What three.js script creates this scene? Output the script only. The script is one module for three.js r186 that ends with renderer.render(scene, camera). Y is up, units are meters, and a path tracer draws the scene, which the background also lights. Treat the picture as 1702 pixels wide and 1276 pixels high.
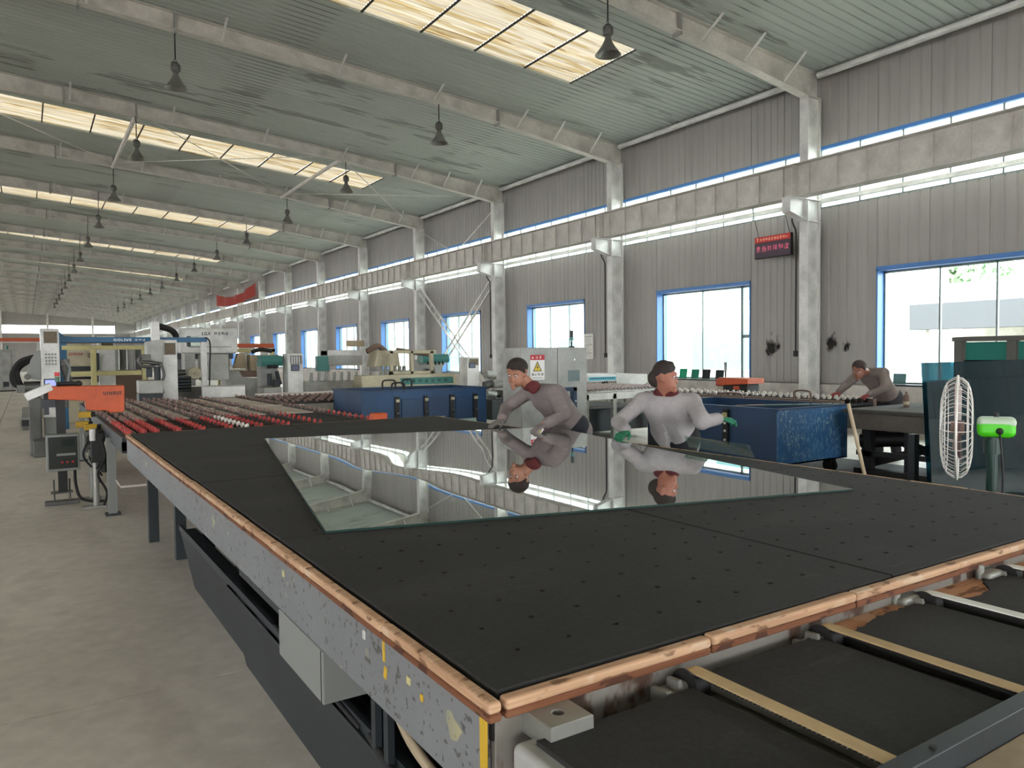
import * as THREE from 'three';
import { RoundedBoxGeometry } from 'three/addons/geometries/RoundedBoxGeometry.js';
import { mergeGeometries } from 'three/addons/utils/BufferGeometryUtils.js';
import { MarchingCubes } from 'three/addons/objects/MarchingCubes.js';

// ---------------------------------------------------------------- camera, sky, light, exposure
const scene = new THREE.Scene();
const camera = new THREE.PerspectiveCamera(53.74, 1702 / 1276, 0.05, 400);
camera.position.set(0, 1.6, 0);
camera.up.set(0.0303, 0.9992, -0.0270);
camera.lookAt(0.5393, 1.6 - 0.03857, -0.8412);
scene.add(camera);
scene.background = new THREE.Color(0.96, 0.975, 1.0);          // even overcast sky
scene.backgroundIntensity = 1;
const renderer = new THREE.WebGLRenderer({ antialias: true });
renderer.toneMapping = THREE.LinearToneMapping;
renderer.toneMappingExposure = 15.5;
renderer.shadowMap.enabled = true;

// ---------------------------------------------------------------- helpers
let seedN = 7;
const rnd = () => { seedN = (seedN + 0x6D2B79F5) | 0; let t = Math.imul(seedN ^ (seedN >>> 15), 1 | seedN); t = (t + Math.imul(t ^ (t >>> 7), 61 | t)) ^ t; return ((t ^ (t >>> 14)) >>> 0) / 4294967296; };
const rr = (a, b) => a + (b - a) * rnd();
const hash = (x, y, s) => { let h = Math.imul(x, 374761393) + Math.imul(y, 668265263) + Math.imul(s, 974634777); h = Math.imul(h ^ (h >>> 13), 1274126177); return ((h ^ (h >>> 16)) >>> 0) / 4294967296; };
const sm = (t) => t * t * (3 - 2 * t);
function tn(u, v, fx, fy, s) {                                   // tileable value noise
  const x = u * fx, y = v * fy, x0 = Math.floor(x), y0 = Math.floor(y), a = sm(x - x0), b = sm(y - y0);
  const g = (i, j) => hash(((i % fx) + fx) % fx, ((j % fy) + fy) % fy, s);
  return (g(x0, y0) * (1 - a) + g(x0 + 1, y0) * a) * (1 - b) + (g(x0, y0 + 1) * (1 - a) + g(x0 + 1, y0 + 1) * a) * b;
}
const fbm = (u, v, fx, fy, s, o = 4) => { let r = 0, w = 0.5, t = 0; for (let i = 0; i < o; i++) { r += w * tn(u, v, fx << i, fy << i, s + i); t += w; w *= 0.55; } return r / t; };
const cl = (x, a = 0, b = 1) => Math.min(b, Math.max(a, x));
const ss = (a, b, x) => sm(cl((x - a) / (b - a)));
const mix = (a, b, t) => a.map((v, i) => v + (b[i] - v) * t);
function tex(w, h, metresX, metresY, f, linear) {
  const d = new Uint8Array(w * h * 4);
  for (let y = 0; y < h; y++) for (let x = 0; x < w; x++) { const c = f((x + 0.5) / w, (y + 0.5) / h), i = (y * w + x) * 4; d[i] = cl(c[0], 0, 255); d[i + 1] = cl(c[1], 0, 255); d[i + 2] = cl(c[2], 0, 255); d[i + 3] = 255; }
  const t = new THREE.DataTexture(d, w, h); t.wrapS = t.wrapT = THREE.RepeatWrapping; t.magFilter = THREE.LinearFilter; t.minFilter = THREE.LinearMipmapLinearFilter; t.generateMipmaps = true;
  if (!linear) t.colorSpace = THREE.SRGBColorSpace; t.repeat.set(1 / metresX, 1 / metresY); t.needsUpdate = true; return t;
}
function canvasTex(w, h, draw) {
  const c = document.createElement('canvas'); c.width = w; c.height = h; draw(c.getContext('2d'), w, h);
  const t = new THREE.CanvasTexture(c); t.colorSpace = THREE.SRGBColorSpace; t.needsUpdate = true; return t;
}
const mat = (c, r = 0.6, m = 0, o = {}) => new THREE.MeshStandardMaterial({ color: c, roughness: r, metalness: m, ...o });

const V = (a) => new THREE.Vector3(...a);
function place(g, p = [0, 0, 0], r = [0, 0, 0]) {
  const m = new THREE.Matrix4().compose(V(p), new THREE.Quaternion().setFromEuler(new THREE.Euler(...r)), new THREE.Vector3(1, 1, 1)); g.applyMatrix4(m); return g;
}
const B = (w, h, d, p, r) => place(new THREE.BoxGeometry(w, h, d), p, r);
const RB = (w, h, d, p, r, e = 0.012, s = 2) => place(new RoundedBoxGeometry(w, h, d, s, Math.min(e, w / 2.05, h / 2.05, d / 2.05)), p, r);
const BB = (x0, y0, z0, x1, y1, z1) => B(Math.abs(x1 - x0), Math.abs(y1 - y0), Math.abs(z1 - z0), [(x0 + x1) / 2, (y0 + y1) / 2, (z0 + z1) / 2]);
const RBB = (x0, y0, z0, x1, y1, z1, e = 0.012, s = 2) => RB(Math.abs(x1 - x0), Math.abs(y1 - y0), Math.abs(z1 - z0), [(x0 + x1) / 2, (y0 + y1) / 2, (z0 + z1) / 2], undefined, e, s);
const C = (r1, r2, h, p, r, n = 16) => place(new THREE.CylinderGeometry(r1, r2, h, n), p, r);
const S = (r, p, n = 12) => place(new THREE.SphereGeometry(r, n, Math.ceil(n * 0.7)), p);
const tor = (R, r, p, rot, a = 8, b = 24, arc) => place(new THREE.TorusGeometry(R, r, a, b, arc), p, rot);
function rod(a, b, r, n = 8, r2 = r) {
  const A = V(a), D = V(b).sub(A), g = new THREE.CylinderGeometry(r2, r, D.length(), n);
  const q = new THREE.Quaternion().setFromUnitVectors(new THREE.Vector3(0, 1, 0), D.clone().normalize());
  return g.applyMatrix4(new THREE.Matrix4().compose(A.addScaledVector(D, 0.5), q, new THREE.Vector3(1, 1, 1)));
}
function bar(a, b, w, h) {                                        // rectangular bar from a to b, h roughly upwards
  const A = V(a), Bv = V(b), D = Bv.clone().sub(A), L = D.length(), g = new THREE.BoxGeometry(w, h, L);
  const m = new THREE.Matrix4().lookAt(Bv, A, Math.abs(D.y) / L > 0.95 ? new THREE.Vector3(1, 0, 0) : new THREE.Vector3(0, 1, 0)); m.setPosition(A.addScaledVector(D, 0.5)); return g.applyMatrix4(m);
}
const tube = (pts, r, seg = 24, n = 7) => new THREE.TubeGeometry(new THREE.CatmullRomCurve3(pts.map(V)), seg, r, n);
function ex(pts, depth, p, r, bevel = 0) {                        // polygon in xy, extruded along +z, centred in z
  const s = new THREE.Shape(pts.map((q) => new THREE.Vector2(...q)));
  const g = new THREE.ExtrudeGeometry(s, { depth, bevelEnabled: bevel > 0, bevelSize: bevel, bevelThickness: bevel, bevelSegments: 2, steps: 1 }); g.translate(0, 0, -depth / 2); return place(g, p, r);
}
const lathe = (pts, p, n = 20) => place(new THREE.LatheGeometry(pts.map((q) => new THREE.Vector2(...q)), n), p);
function uvBox(g) {                                                // uv in metres from the dominant axis
  const p = g.attributes.position, uv = new Float32Array(p.count * 2), a = new THREE.Vector3(), b = new THREE.Vector3(), c = new THREE.Vector3();
  for (let i = 0; i < p.count; i += 3) {
    a.fromBufferAttribute(p, i); b.fromBufferAttribute(p, i + 1); c.fromBufferAttribute(p, i + 2);
    const n = b.clone().sub(a).cross(c.clone().sub(a)), ax = Math.abs(n.x), ay = Math.abs(n.y), az = Math.abs(n.z);
    [a, b, c].forEach((q, k) => { const j = (i + k) * 2; if (ay >= ax && ay >= az) { uv[j] = q.x; uv[j + 1] = q.z; } else if (ax >= az) { uv[j] = q.z; uv[j + 1] = q.y; } else { uv[j] = q.x; uv[j + 1] = q.y; } });
  }
  g.setAttribute('uv', new THREE.BufferAttribute(uv, 2)); return g;
}
function merged(list, keepUv) {
  const gs = list.flat(3).map((g) => { const q = g.index ? g.toNonIndexed() : g; for (const k of Object.keys(q.attributes)) if (!['position', 'normal', 'uv'].includes(k)) q.deleteAttribute(k); if (!q.attributes.uv) q.setAttribute('uv', new THREE.BufferAttribute(new Float32Array(q.attributes.position.count * 2), 2)); return q; });
  const g = gs.length > 1 ? mergeGeometries(gs) : gs[0]; return keepUv ? g : uvBox(g);
}
const taken = {};
function numbered(n) { const k = taken[n] = (taken[n] ?? -1) + 1; return k ? `${n}_${String(k).padStart(3, '0')}` : n; }
function obj(name, geos, m, parent = scene, label, keepUv) {
  const g = Array.isArray(geos) ? merged(geos, keepUv) : geos, o = new THREE.Mesh(g, m); o.name = parent === scene ? numbered(name) : name; if (label) o.userData.label = label; parent.add(o); return o;
}
function thing(name, label, category, p = [0, 0, 0], turn = 0, group) {
  const o = new THREE.Group(); o.name = numbered(name); o.position.set(...p); o.rotation.y = turn; o.userData = { label, category }; if (group) o.userData.group = group; scene.add(o); return o;
}
function tag(o, label, category, group) { o.userData = { label, category }; if (group) o.userData.group = group; return o; }
function struct(name, label) { const o = new THREE.Group(); o.name = numbered(name); o.userData = { kind: 'structure' }; if (label) o.userData.label = label; scene.add(o); return o; }
function dup(root, p, turn, label) { const r = root.clone(); r.name = numbered(root.name.replace(/_\d{3}$/, '')); r.userData = { ...root.userData, label: label ?? root.userData.label }; r.position.set(...p); if (turn !== undefined) r.rotation.y = turn; scene.add(r); return r; }

// ---------------------------------------------------------------- materials of the hall
const T = {
  concrete: tex(1024, 1024, 4, 4, (u, v) => { const a = fbm(u, v, 4, 4, 1, 6), b = fbm(u, v, 60, 60, 9, 3), s = ss(0.6, 0.74, fbm(u, v, 9, 7, 31, 4)), k = 200 + (a - 0.5) * 40 + (b - 0.5) * 22 - s * 12, d = tn(u, v, 300, 300, 5) > 0.985 ? -22 : 0; return [k + 5 + d, k - 3 + d, k - 14 + d]; }),
  felt: tex(1024, 1024, 1.6, 1.6, (u, v) => { const a = fbm(u, v, 5, 5, 41, 5), b = fbm(u, v, 180, 180, 43, 2), sc = ss(0.66, 0.72, fbm(u, v, 5, 60, 47, 3)) * 9 * ss(0.5, 0.7, fbm(u, v, 7, 7, 4, 2)), k = 34 + (a - 0.5) * 22 + (b - 0.5) * 14 + sc; return [k + 1, k, k - 1]; }),
  paint: tex(1024, 512, 2.4, 1.2, (u, v) => {
    const a = fbm(u, v, 8, 4, 51, 5), n = fbm(u, v, 160, 80, 53, 3), patch = ss(0.42, 0.62, fbm(u, v, 6, 3, 57, 4)), chip = ss(0.72 - 0.08 * patch, 0.75 - 0.08 * patch, n), k = 116 + (a - 0.5) * 14;
    let c = [k - 3, k - 1, k + 1]; c = mix(c, [64, 60, 58], chip * 0.85); const y = ss(0.77, 0.79, fbm(u, v, 26, 13, 61, 3)) * ss(0.5, 0.6, fbm(u, v, 5, 3, 66, 2)); return mix(c, [178, 168, 120], y * 0.8);
  }),
  wood: tex(1024, 256, 1.5, 0.4, (u, v) => { const g = fbm(u, v, 6, 60, 71, 4), b = fbm(u, v, 14, 6, 73, 4), d = ss(0.6, 0.7, fbm(u, v, 22, 14, 77, 4)); let c = mix([160, 120, 90], [204, 168, 134], g); c = mix(c, [200, 178, 154], ss(0.55, 0.75, b) * 0.7); return mix(c, [96, 64, 42], d * 0.7); }),
  rust: tex(512, 512, 0.8, 0.8, (u, v) => { const a = fbm(u, v, 6, 6, 81, 5), b = ss(0.5, 0.62, fbm(u, v, 8, 5, 83, 5)); return mix([128, 124, 116], mix([92, 58, 38], [50, 36, 28], a), b * 0.9); }),
  soil: tex(512, 512, 1.2, 1.2, (u, v) => { const a = fbm(u, v, 5, 5, 91, 5), b = fbm(u, v, 40, 40, 93, 3), k = 0.86 + (a - 0.5) * 0.22 + (b - 0.5) * 0.08; return [255 * k, 254 * k, 251 * k]; }),
  wall: tex(512, 512, 3, 3, (u, v) => { const a = fbm(u, v, 30, 2, 101, 4), b = fbm(u, v, 6, 4, 103, 4), k = 0.94 + (a - 0.5) * 0.07 + (b - 0.5) * 0.06; return [255 * k, 254 * k, 252 * k]; }),
  soot: tex(1024, 1024, 14, 9, (u, v) => { const a = fbm(u, v, 5, 20, 111, 5), b = ss(0.55, 0.68, fbm(u, v, 12, 34, 113, 4)) * ss(0.48, 0.62, fbm(u, v, 3, 4, 117, 3)), k = 0.95 + (a - 0.5) * 0.12; return mix([255 * k, 255 * k, 252 * k], [120, 118, 112], b * 0.55); }),
  sky: tex(1024, 512, 4.5, 2.2, (u, v) => { const a = fbm(u, v, 3, 70, 121, 3), b = ss(0.5, 0.68, fbm(u, v, 4, 26, 123, 4)), d = ss(0.6, 0.7, fbm(u, v, 6, 60, 127, 3)); let c = mix([252, 246, 228], [228, 208, 160], b); c = mix(c, [150, 118, 84], d * 0.75 * b); const k = 0.9 + (a - 0.5) * 0.34; return c.map((x) => x * k); }),
  blue: tex(1024, 512, 2.2, 1.1, (u, v) => { const a = fbm(u, v, 5, 3, 131, 5), s = ss(0.52, 0.7, fbm(u, v, 150, 24, 133, 3)) * ss(0.35, 0.6, fbm(u, v, 5, 4, 137, 3)), w = ss(0.6, 0.72, fbm(u, v, 130, 34, 139, 3)) * ss(0.45, 0.6, fbm(u, v, 4, 3, 141, 3)); let c = mix([30, 74, 116], [48, 104, 152], a); return mix(mix(c, [100, 140, 168], s * 0.7), [168, 176, 166], w * 0.7); }),
};
const bump = (t, s) => ({ bumpMap: t, bumpScale: s });
const M = {
  floor: mat(0xffffff, 0.5, 0, { map: T.concrete }), joint: mat(0x14120f, 0.95),
  ceil: mat(0xb0b7b2, 0.55, 0, { map: T.soot }), wallPanel: mat(0x9e9a97, 0.5, 0, { map: T.wall }), wallCore: mat(0x8f8b86, 0.8), plinth: mat(0xd2cdc8, 0.7, 0, { map: T.soil }),
  steel: mat(0xdbd7d1, 0.5, 0, { map: T.soil }), steelDark: mat(0x55544f, 0.6, 0.2), purlin: mat(0x2e2b26, 0.7), splice: mat(0x8a8984, 0.6), white: mat(0xececea, 0.45, 0, { map: T.soil }),
  blueFrame: mat(0x3f74b4, 0.4), mullion: mat(0x6f7a78, 0.45, 0.4),
  pane: new THREE.MeshPhysicalMaterial({ color: 0xf2f8f6, roughness: 0, transmission: 1, thickness: 0, ior: 1.5 }),
  skylight: new THREE.MeshPhysicalMaterial({ color: 0x58554f, map: T.sky, roughness: 1, transmission: 0.85, thickness: 0, ior: 1.3, specularIntensity: 0.2 }),
  felt: mat(0xffffff, 0.85, 0, { map: T.felt, ...bump(T.felt, 0.0008) }), feltEdge: mat(0x161514, 0.95),
  paint: mat(0xffffff, 0.55, 0, { map: T.paint }), wood: mat(0xffffff, 0.75, 0, { map: T.wood, ...bump(T.wood, 0.002) }), rust: mat(0xffffff, 0.8, 0.1, { map: T.rust, ...bump(T.rust, 0.001) }),
  slate: mat(0x30373c, 0.5, 0.1, { map: T.soil }), black: mat(0x141414, 0.6), rubber: mat(0x1b1b1b, 0.8), grey: mat(0x7c7e7b, 0.5), chrome: mat(0xb9bab8, 0.25, 0.9), iron: mat(0x6a6a68, 0.5, 0.6, { map: T.soil }),
};

// ---------------------------------------------------------------- setting: floor, roof, walls, frames
const FR = (n) => -9.7 - 6 * n, N0 = -4, N1 = 19, roofY = (x) => 8.357 - 0.088 * Math.max(x, -6 - x), ZN = FR(N0), ZF = FR(N1), XL = -19.75, XR = 13.75;
{
  const f = struct('floor'); obj('joint_bed', [BB(XL - 0.3, -0.3, ZN + 0.3, XR + 0.3, -0.02, ZF - 0.3)], M.joint, f);
  const xs = [XL - 0.3, -12, -6, -0.6, 5, 10.5, XR + 0.05], zs = [ZN, 8.03, 2.03, -3.97, -9.97, -15.97, -27.97, -51.97, -87.97, ZF];
  for (let i = 0; i < xs.length - 1; i++) for (let j = 0; j < zs.length - 1; j++) obj('slab', [BB(xs[i] + 0.006, -0.02, zs[j] - 0.006, xs[i + 1] - 0.006, 0, zs[j + 1] + 0.006)], M.floor, f);
}
function ribbed(len, width, pitch, h, thick) {                    // closed ribbed sheet: profile across z' (width), extruded along x' (len); ribs face -y
  const pts = [[0, thick]]; const n = Math.max(1, Math.round(width / pitch)), p = width / n;
  const low = [[0, 0]]; for (let i = 0; i < n; i++) { const a = i * p; low.push([a + p * 0.8, 0], [a + p * 0.85, h], [a + p * 0.95, h], [a + p, 0]); }
  const s = [...low, [width, thick], ...pts].map((q) => [q[0], q[1]]);
  const g = ex(s, len); g.translate(0, 0, len / 2); return g;     // x: across, y: thickness, z: along
}
const slope = Math.atan(0.088);
{
  const c = struct('ceiling');
  const sheet = (x0, x1, z0, z1) => { const L = (x1 - x0) / Math.cos(slope), g = ribbed(L, z0 - z1, 0.2, 0.02, 0.09); // across -> -z, along -> -x up the slope
    const m = new THREE.Matrix4().makeBasis(V([0, 0, -1]), V([Math.sin(slope), Math.cos(slope), 0]), V([-Math.cos(slope), Math.sin(slope), 0])); m.setPosition(x1, roofY(x1), z0);
    const flip = new THREE.Matrix4().makeBasis(V([0, 0, -1]), V([Math.sin(slope), Math.cos(slope), 0]), V([Math.cos(slope), -Math.sin(slope), 0])); return m.determinant() > 0 ? g.applyMatrix4(m) : (g.translate(0, 0, -L), g.applyMatrix4(flip.setPosition(x1, roofY(x1), z0))); };
  const far = [], left = [];
  for (let n = N0; n < N1; n++) {
    const zf = FR(n), s0 = n === 0 ? -1.5 : -1.75, s1 = n === 0 ? -3.65 : -3.75, has = n % 2 === 0;
    const cuts = has ? [[0, s0 / 2], [s0 / 2, s0], [s0, s1], [s1, s1 - 0.78], [s1 - 0.78, s1 - 1.56], [s1 - 1.56, -6]] : [[0, -1], [-1, -2], [-2, -3], [-3, -4], [-4, -5], [-5, -6]];
    for (const [a, b] of cuts) {
      const hole = has && a === s0; const g = [sheet(hole ? 10.15 : -3, XR + 0.1, zf + a, zf + b)];
      if (n >= -1 && n <= 4) obj('ceiling_sheet', g, M.ceil, c); else far.push(g);
      const lg = BB(XL - 0.1, 0, zf + a, hole ? -16.15 : -3, 0.09, zf + b); const xa = XL - 0.1, xb = hole ? -16.15 : -3; lg.translate(-(xa + xb) / 2, 0, 0); lg.applyMatrix4(new THREE.Matrix4().makeRotationZ(slope)); lg.translate((xa + xb) / 2, roofY((xa + xb) / 2) + 0.0, 0); left.push(lg);
    }
    if (has) {
      const sk = struct('skylight'), N = 11, P = 13.15 / N;
      for (let i = 0; i < N; i++) { const x1 = 10.15 - i * P; obj('skylight_sheet', [sheetThin(x1 - P + 0.001, x1 - 0.001, zf + s0, zf + s1)], M.skylight, sk); }
      const bars = []; for (let i = 0; i <= N; i++) { const x = 10.15 - i * P; bars.push(B(0.035, 0.03, s0 - s1, [x, roofY(x) + 0.02, zf + (s0 + s1) / 2], [0, 0, -slope])); }
      obj('purlin', bars, M.purlin, sk);
      const ls = []; for (let i = 0; i < 1; i++) { const g = new THREE.BoxGeometry(13.15, 0.004, s0 - s1); g.applyMatrix4(new THREE.Matrix4().makeRotationZ(slope)); g.translate(-9.575, roofY(-9.575) + 0.04, zf + (s0 + s1) / 2); ls.push(g); }
      obj('skylight_sheet', ls, M.skylight, sk);
    }
  }
  function sheetThin(x0, x1, z0, z1) {
    const w = z0 - z1, n = Math.round(w / 0.1), g = new THREE.PlaneGeometry(x1 - x0, w, 1, n * 2); g.rotateX(-Math.PI / 2); const p = g.attributes.position;
    for (let i = 0; i < p.count; i++) p.setY(i, Math.round((p.getZ(i) + w / 2) / (w / (n * 2))) % 2 ? 0.02 : 0);
    g.rotateZ(-slope); g.translate((x0 + x1) / 2, roofY((x0 + x1) / 2) + 0.04, (z0 + z1) / 2); return g.toNonIndexed();
  }
  const f = obj('ceiling_sheet', far, M.ceil, c); f.userData.kind = 'stuff'; obj('ceiling_slope', left, M.ceil, c);
}
// steel frames: rafters and columns
const botY = [[13.2, 6.68], [9.72, 7.17], [7.95, 7.39], [0.97, 7.93], [-3, 8.19]];
function yBot(x) { for (let i = 0; i < 4; i++) { const [a, p] = botY[i], [b, q] = botY[i + 1]; if (x <= a && x >= b) return p + (q - p) * (a - x) / (a - b); } return 6.68; }
{
  const mir = (x) => -6 - x, top = (x) => roofY(x) - 0.02;
  const web = ex([...botY, ...botY.slice(0, 4).reverse().map(([x, y]) => [mir(x), y]), [mir(13.6), 6.66], [mir(13.6), top(13.6)], [-3, top(-3)], [13.6, top(13.6)], [13.6, 6.66]], 0.016);
  const flange = []; for (let i = 0; i < 4; i++) { const [a, p] = botY[i], [b, q] = botY[i + 1]; flange.push(bar([a, p, 0], [b, q, 0], 0.2, 0.018), bar([mir(a), p, 0], [mir(b), q, 0], 0.2, 0.018)); }
  flange.push(bar([13.6, top(13.6), 0], [-3, top(-3), 0], 0.2, 0.014), bar([mir(13.6), top(13.6), 0], [-3, top(-3), 0], 0.2, 0.014), bar([13.6, 6.665, 0], [13.2, 6.67, 0], 0.2, 0.018));
  const splice = [9.72, 2.57, 0.97].map((x) => B(0.04, top(x) - yBot(x) + 0.06, 0.2, [x, (top(x) + yBot(x)) / 2 - 0.03, 0]));
  const stays = []; for (const x of [12.5, 11.35, 10.25, 8.0, 5.75, 3.4, 1.1, -1.2]) { stays.push(bar([x, yBot(x) + 0.02, 0.05], [x, top(x) - 0.01, 0.55], 0.045, 0.006), bar([x + 0.02, yBot(x) + 0.02, 0.05], [x + 0.02, top(x) - 0.01, 0.55], 0.005, 0.045)); }
  const G1 = merged([web]), G2 = merged(flange), G3 = merged(splice), G4 = merged(stays);
  for (let n = N0; n <= N1; n++) {
    const o = struct('roof_beam', n >= 0 ? `tapered steel rafter number ${n + 1} from the front, painted grey, under the roof` : 'tapered steel rafter above and behind the viewer'); o.position.z = FR(n);
    obj('web', G1, M.steel, o); obj('flange', G2, M.steel, o); obj('splice_plate', G3, M.splice, o); obj('flange_stay', G4, M.white, o);
  }
  // columns: web and two flanges, a bracket for the crane beam
  const H = (y0, y1) => [BB(13.2, y0, -0.1, 13.214, y1, 0.1), BB(13.586, y0, -0.1, 13.6, y1, 0.1), BB(13.2, y0, 0.03, 13.6, y1, 0.042), BB(13.2, y0, -0.042, 13.6, y1, -0.03)];
  const br = ex([[13.6, 4.2], [13.2, 4.22], [12.66, 4.36], [12.66, 4.63], [13.6, 4.63]], 0.014), fl = [bar([13.2, 4.21, 0], [12.66, 4.35, 0], 0.2, 0.014), bar([13.6, 4.2, 0], [13.2, 4.21, 0], 0.2, 0.014), bar([13.6, 4.635, 0], [12.66, 4.635, 0], 0.24, 0.014), BB(12.654, 4.34, -0.1, 12.668, 4.64, 0.1)];
  const K1 = merged(H(0, 6.66)), K2 = merged([br, fl]), K3 = merged([BB(13.05, 0, -0.2, 13.7, 0.025, 0.2)]);
  for (let n = N0 + 1; n < N1; n++) { const o = struct('column'); o.position.z = FR(n); obj('shaft', K1, M.white, o); obj('bracket', K2, M.white, o); obj('base_plate', K3, M.steelDark, o); }
  // eave struts and crane beam
  const e = struct('eave_tube'); for (let n = -2; n < N1; n++) obj('tube', [rod([13.45, 7.085, FR(n) - 0.14], [13.45, 7.085, FR(n + 1) + 0.14], 0.065, 12)], M.white, e);
  const cb = struct('crane_beam');
  for (let n = -2; n < N1; n++) {
    const z0 = FR(n) - 0.005, z1 = FR(n + 1) + 0.005, st = []; for (let k = 0.3; k < 6; k += 0.6) st.push(BB(12.95, 4.67, z0 - k - 0.006, 13.05, 5.28, z0 - k + 0.006));
    st.push(BB(12.85, 4.66, z0, 13.15, 5.29, z0 - 0.014));
    obj('girder', [BB(12.994, 4.66, z0, 13.006, 5.29, z1), BB(12.85, 4.65, z0, 13.15, 4.668, z1), BB(12.85, 5.285, z0, 13.15, 5.305, z1), BB(12.96, 5.305, z0, 13.04, 5.34, z1)], M.steel, cb); obj('stiffener', st, M.steel, cb);
  }
}
// right wall: ribbed panels, plinth, window band and windows
{
  const w = struct('wall_right'), far = [];
  const skin = (z0, z1, y0, y1) => { const g = ribbed(y1 - y0, z0 - z1, 0.19, 0.009, 0.07); g.applyMatrix4(new THREE.Matrix4().makeBasis(V([0, 0, -1]), V([1, 0, 0]), V([0, -1, 0]))); g.translate(XR - 0.012, y1, z0); return g; };
  const core = [];
  for (let n = N0; n < N1; n++) {
    const z = FR(n), cuts = [0, 0.88, 1.76, 2.76, 3.77, 4.77, 5.4, 6]; const put = (g, nm = 'wall_panel', m = M.wallPanel) => { if (n >= -1 && n <= 4) obj(nm, [g], m, w); else far.push(g); };
    for (let i = 0; i < 7; i++) { const win = i >= 2 && i <= 4, e = 0.004; put(skin(z - cuts[i] - e, z - cuts[i + 1] + e, win ? 3.16 : 0.95, 4.5)); put(skin(z - cuts[i] - e, z - cuts[i + 1] + e, 5.75, 7.16)); }
    core.push(BB(13.8, 0.9, z, 14.05, 4.5, z - 1.76), BB(13.8, 0.9, z - 4.77, 14.05, 4.5, z - 6), BB(13.8, 3.16, z - 1.76, 14.05, 4.5, z - 4.77), BB(13.8, 5.75, z, 14.05, 7.35, z - 6));
    obj('plinth', [RBB(13.66, -0.02, z - 0.002, 14.08, 0.93, z - 5.998, 0.01)], M.plinth, w);
  }
  const f = obj('wall_panel', far, M.wallPanel, w); f.userData.kind = 'stuff'; obj('wall_core', core, M.wallCore, w);
  // girt tube in front of the window band
  const band = struct('window_band');
  for (let n = -2; n < N1; n++) {
    const z0 = FR(n), z1 = FR(n + 1); obj('girt', [BB(13.62, 4.6, z0, 13.74, 4.68, z1)], M.white, band); obj('head_frame', [BB(13.735, 5.68, z0, 13.83, 5.75, z1)], M.blueFrame, band); obj('sill_frame', [BB(13.74, 4.48, z0, 14.0, 4.53, z1)], M.mullion, band);
    const k = n <= 4 ? 7 : 1; for (let i = 0; i < k; i++) obj('pane', [BB(13.77, 4.53, z0 - 6 / k * i, 13.774, 5.68, z0 - 6 / k * (i + 1))], M.pane, band);
    obj('mullion', [...Array(7).keys()].map((i) => BB(13.755, 4.53, z0 - 6 / 7 * i - 0.015, 13.79, 5.68, z0 - 6 / 7 * i + 0.015)), M.mullion, band);
  }
  const wins = [];
  for (let n = -3; n < N1; n++) {
    const z = FR(n), o = struct(`window_${n + 4}`), f0 = z - 1.76, f1 = z - 4.77, x0 = 13.72, x1 = 14.06;
    obj('frame', [BB(x0, 0.95, f1, x1, 3.16, f1 + 0.03), BB(x0, 0.95, f0 - 0.03, x1, 3.16, f0), BB(x0, 3.12, f0, x1, 3.16, f1), BB(x0 - 0.02, 3.15, f0, x0 + 0.03, 3.2, f1)], M.blueFrame, o); obj('sill', [BB(x0 - 0.06, 0.93, f0 + 0.04, x1, 0.965, f1 - 0.04)], M.slate, o);
    const ms = n === 0 ? [1.39, 2.6] : n === -1 ? [1.09, 2.05] : [1, 2], bars = ms.map((d, i) => BB(13.93, 0.965, f1 + d - (n === 0 && i ? 0.03 : 0.014), 13.98, 3.12, f1 + d + (n === 0 && i ? 0.03 : 0.014)));
    bars.push(BB(13.93, 0.965, f1 + 0.03, 13.98, 1.0, f0 - 0.03), BB(13.93, 3.08, f1 + 0.03, 13.98, 3.12, f0 - 0.03), BB(13.93, 0.965, f1 + 0.03, 13.98, 3.12, f1 + 0.06), BB(13.93, 0.965, f0 - 0.06, 13.98, 3.12, f0 - 0.03)); if (n === 0) bars.push(BB(13.93, 1.93, f1 + 2.6, 13.98, 2.0, f0));
    obj('mullion', bars, M.mullion, o); const e = [f1 + 0.03, ...ms.map((d) => f1 + d), f0 - 0.03]; for (let i = 0; i < 3; i++) obj('pane', [BB(13.953, 0.98, e[i], 13.957, 3.11, e[i + 1])], M.pane, o);
  }
}
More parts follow.
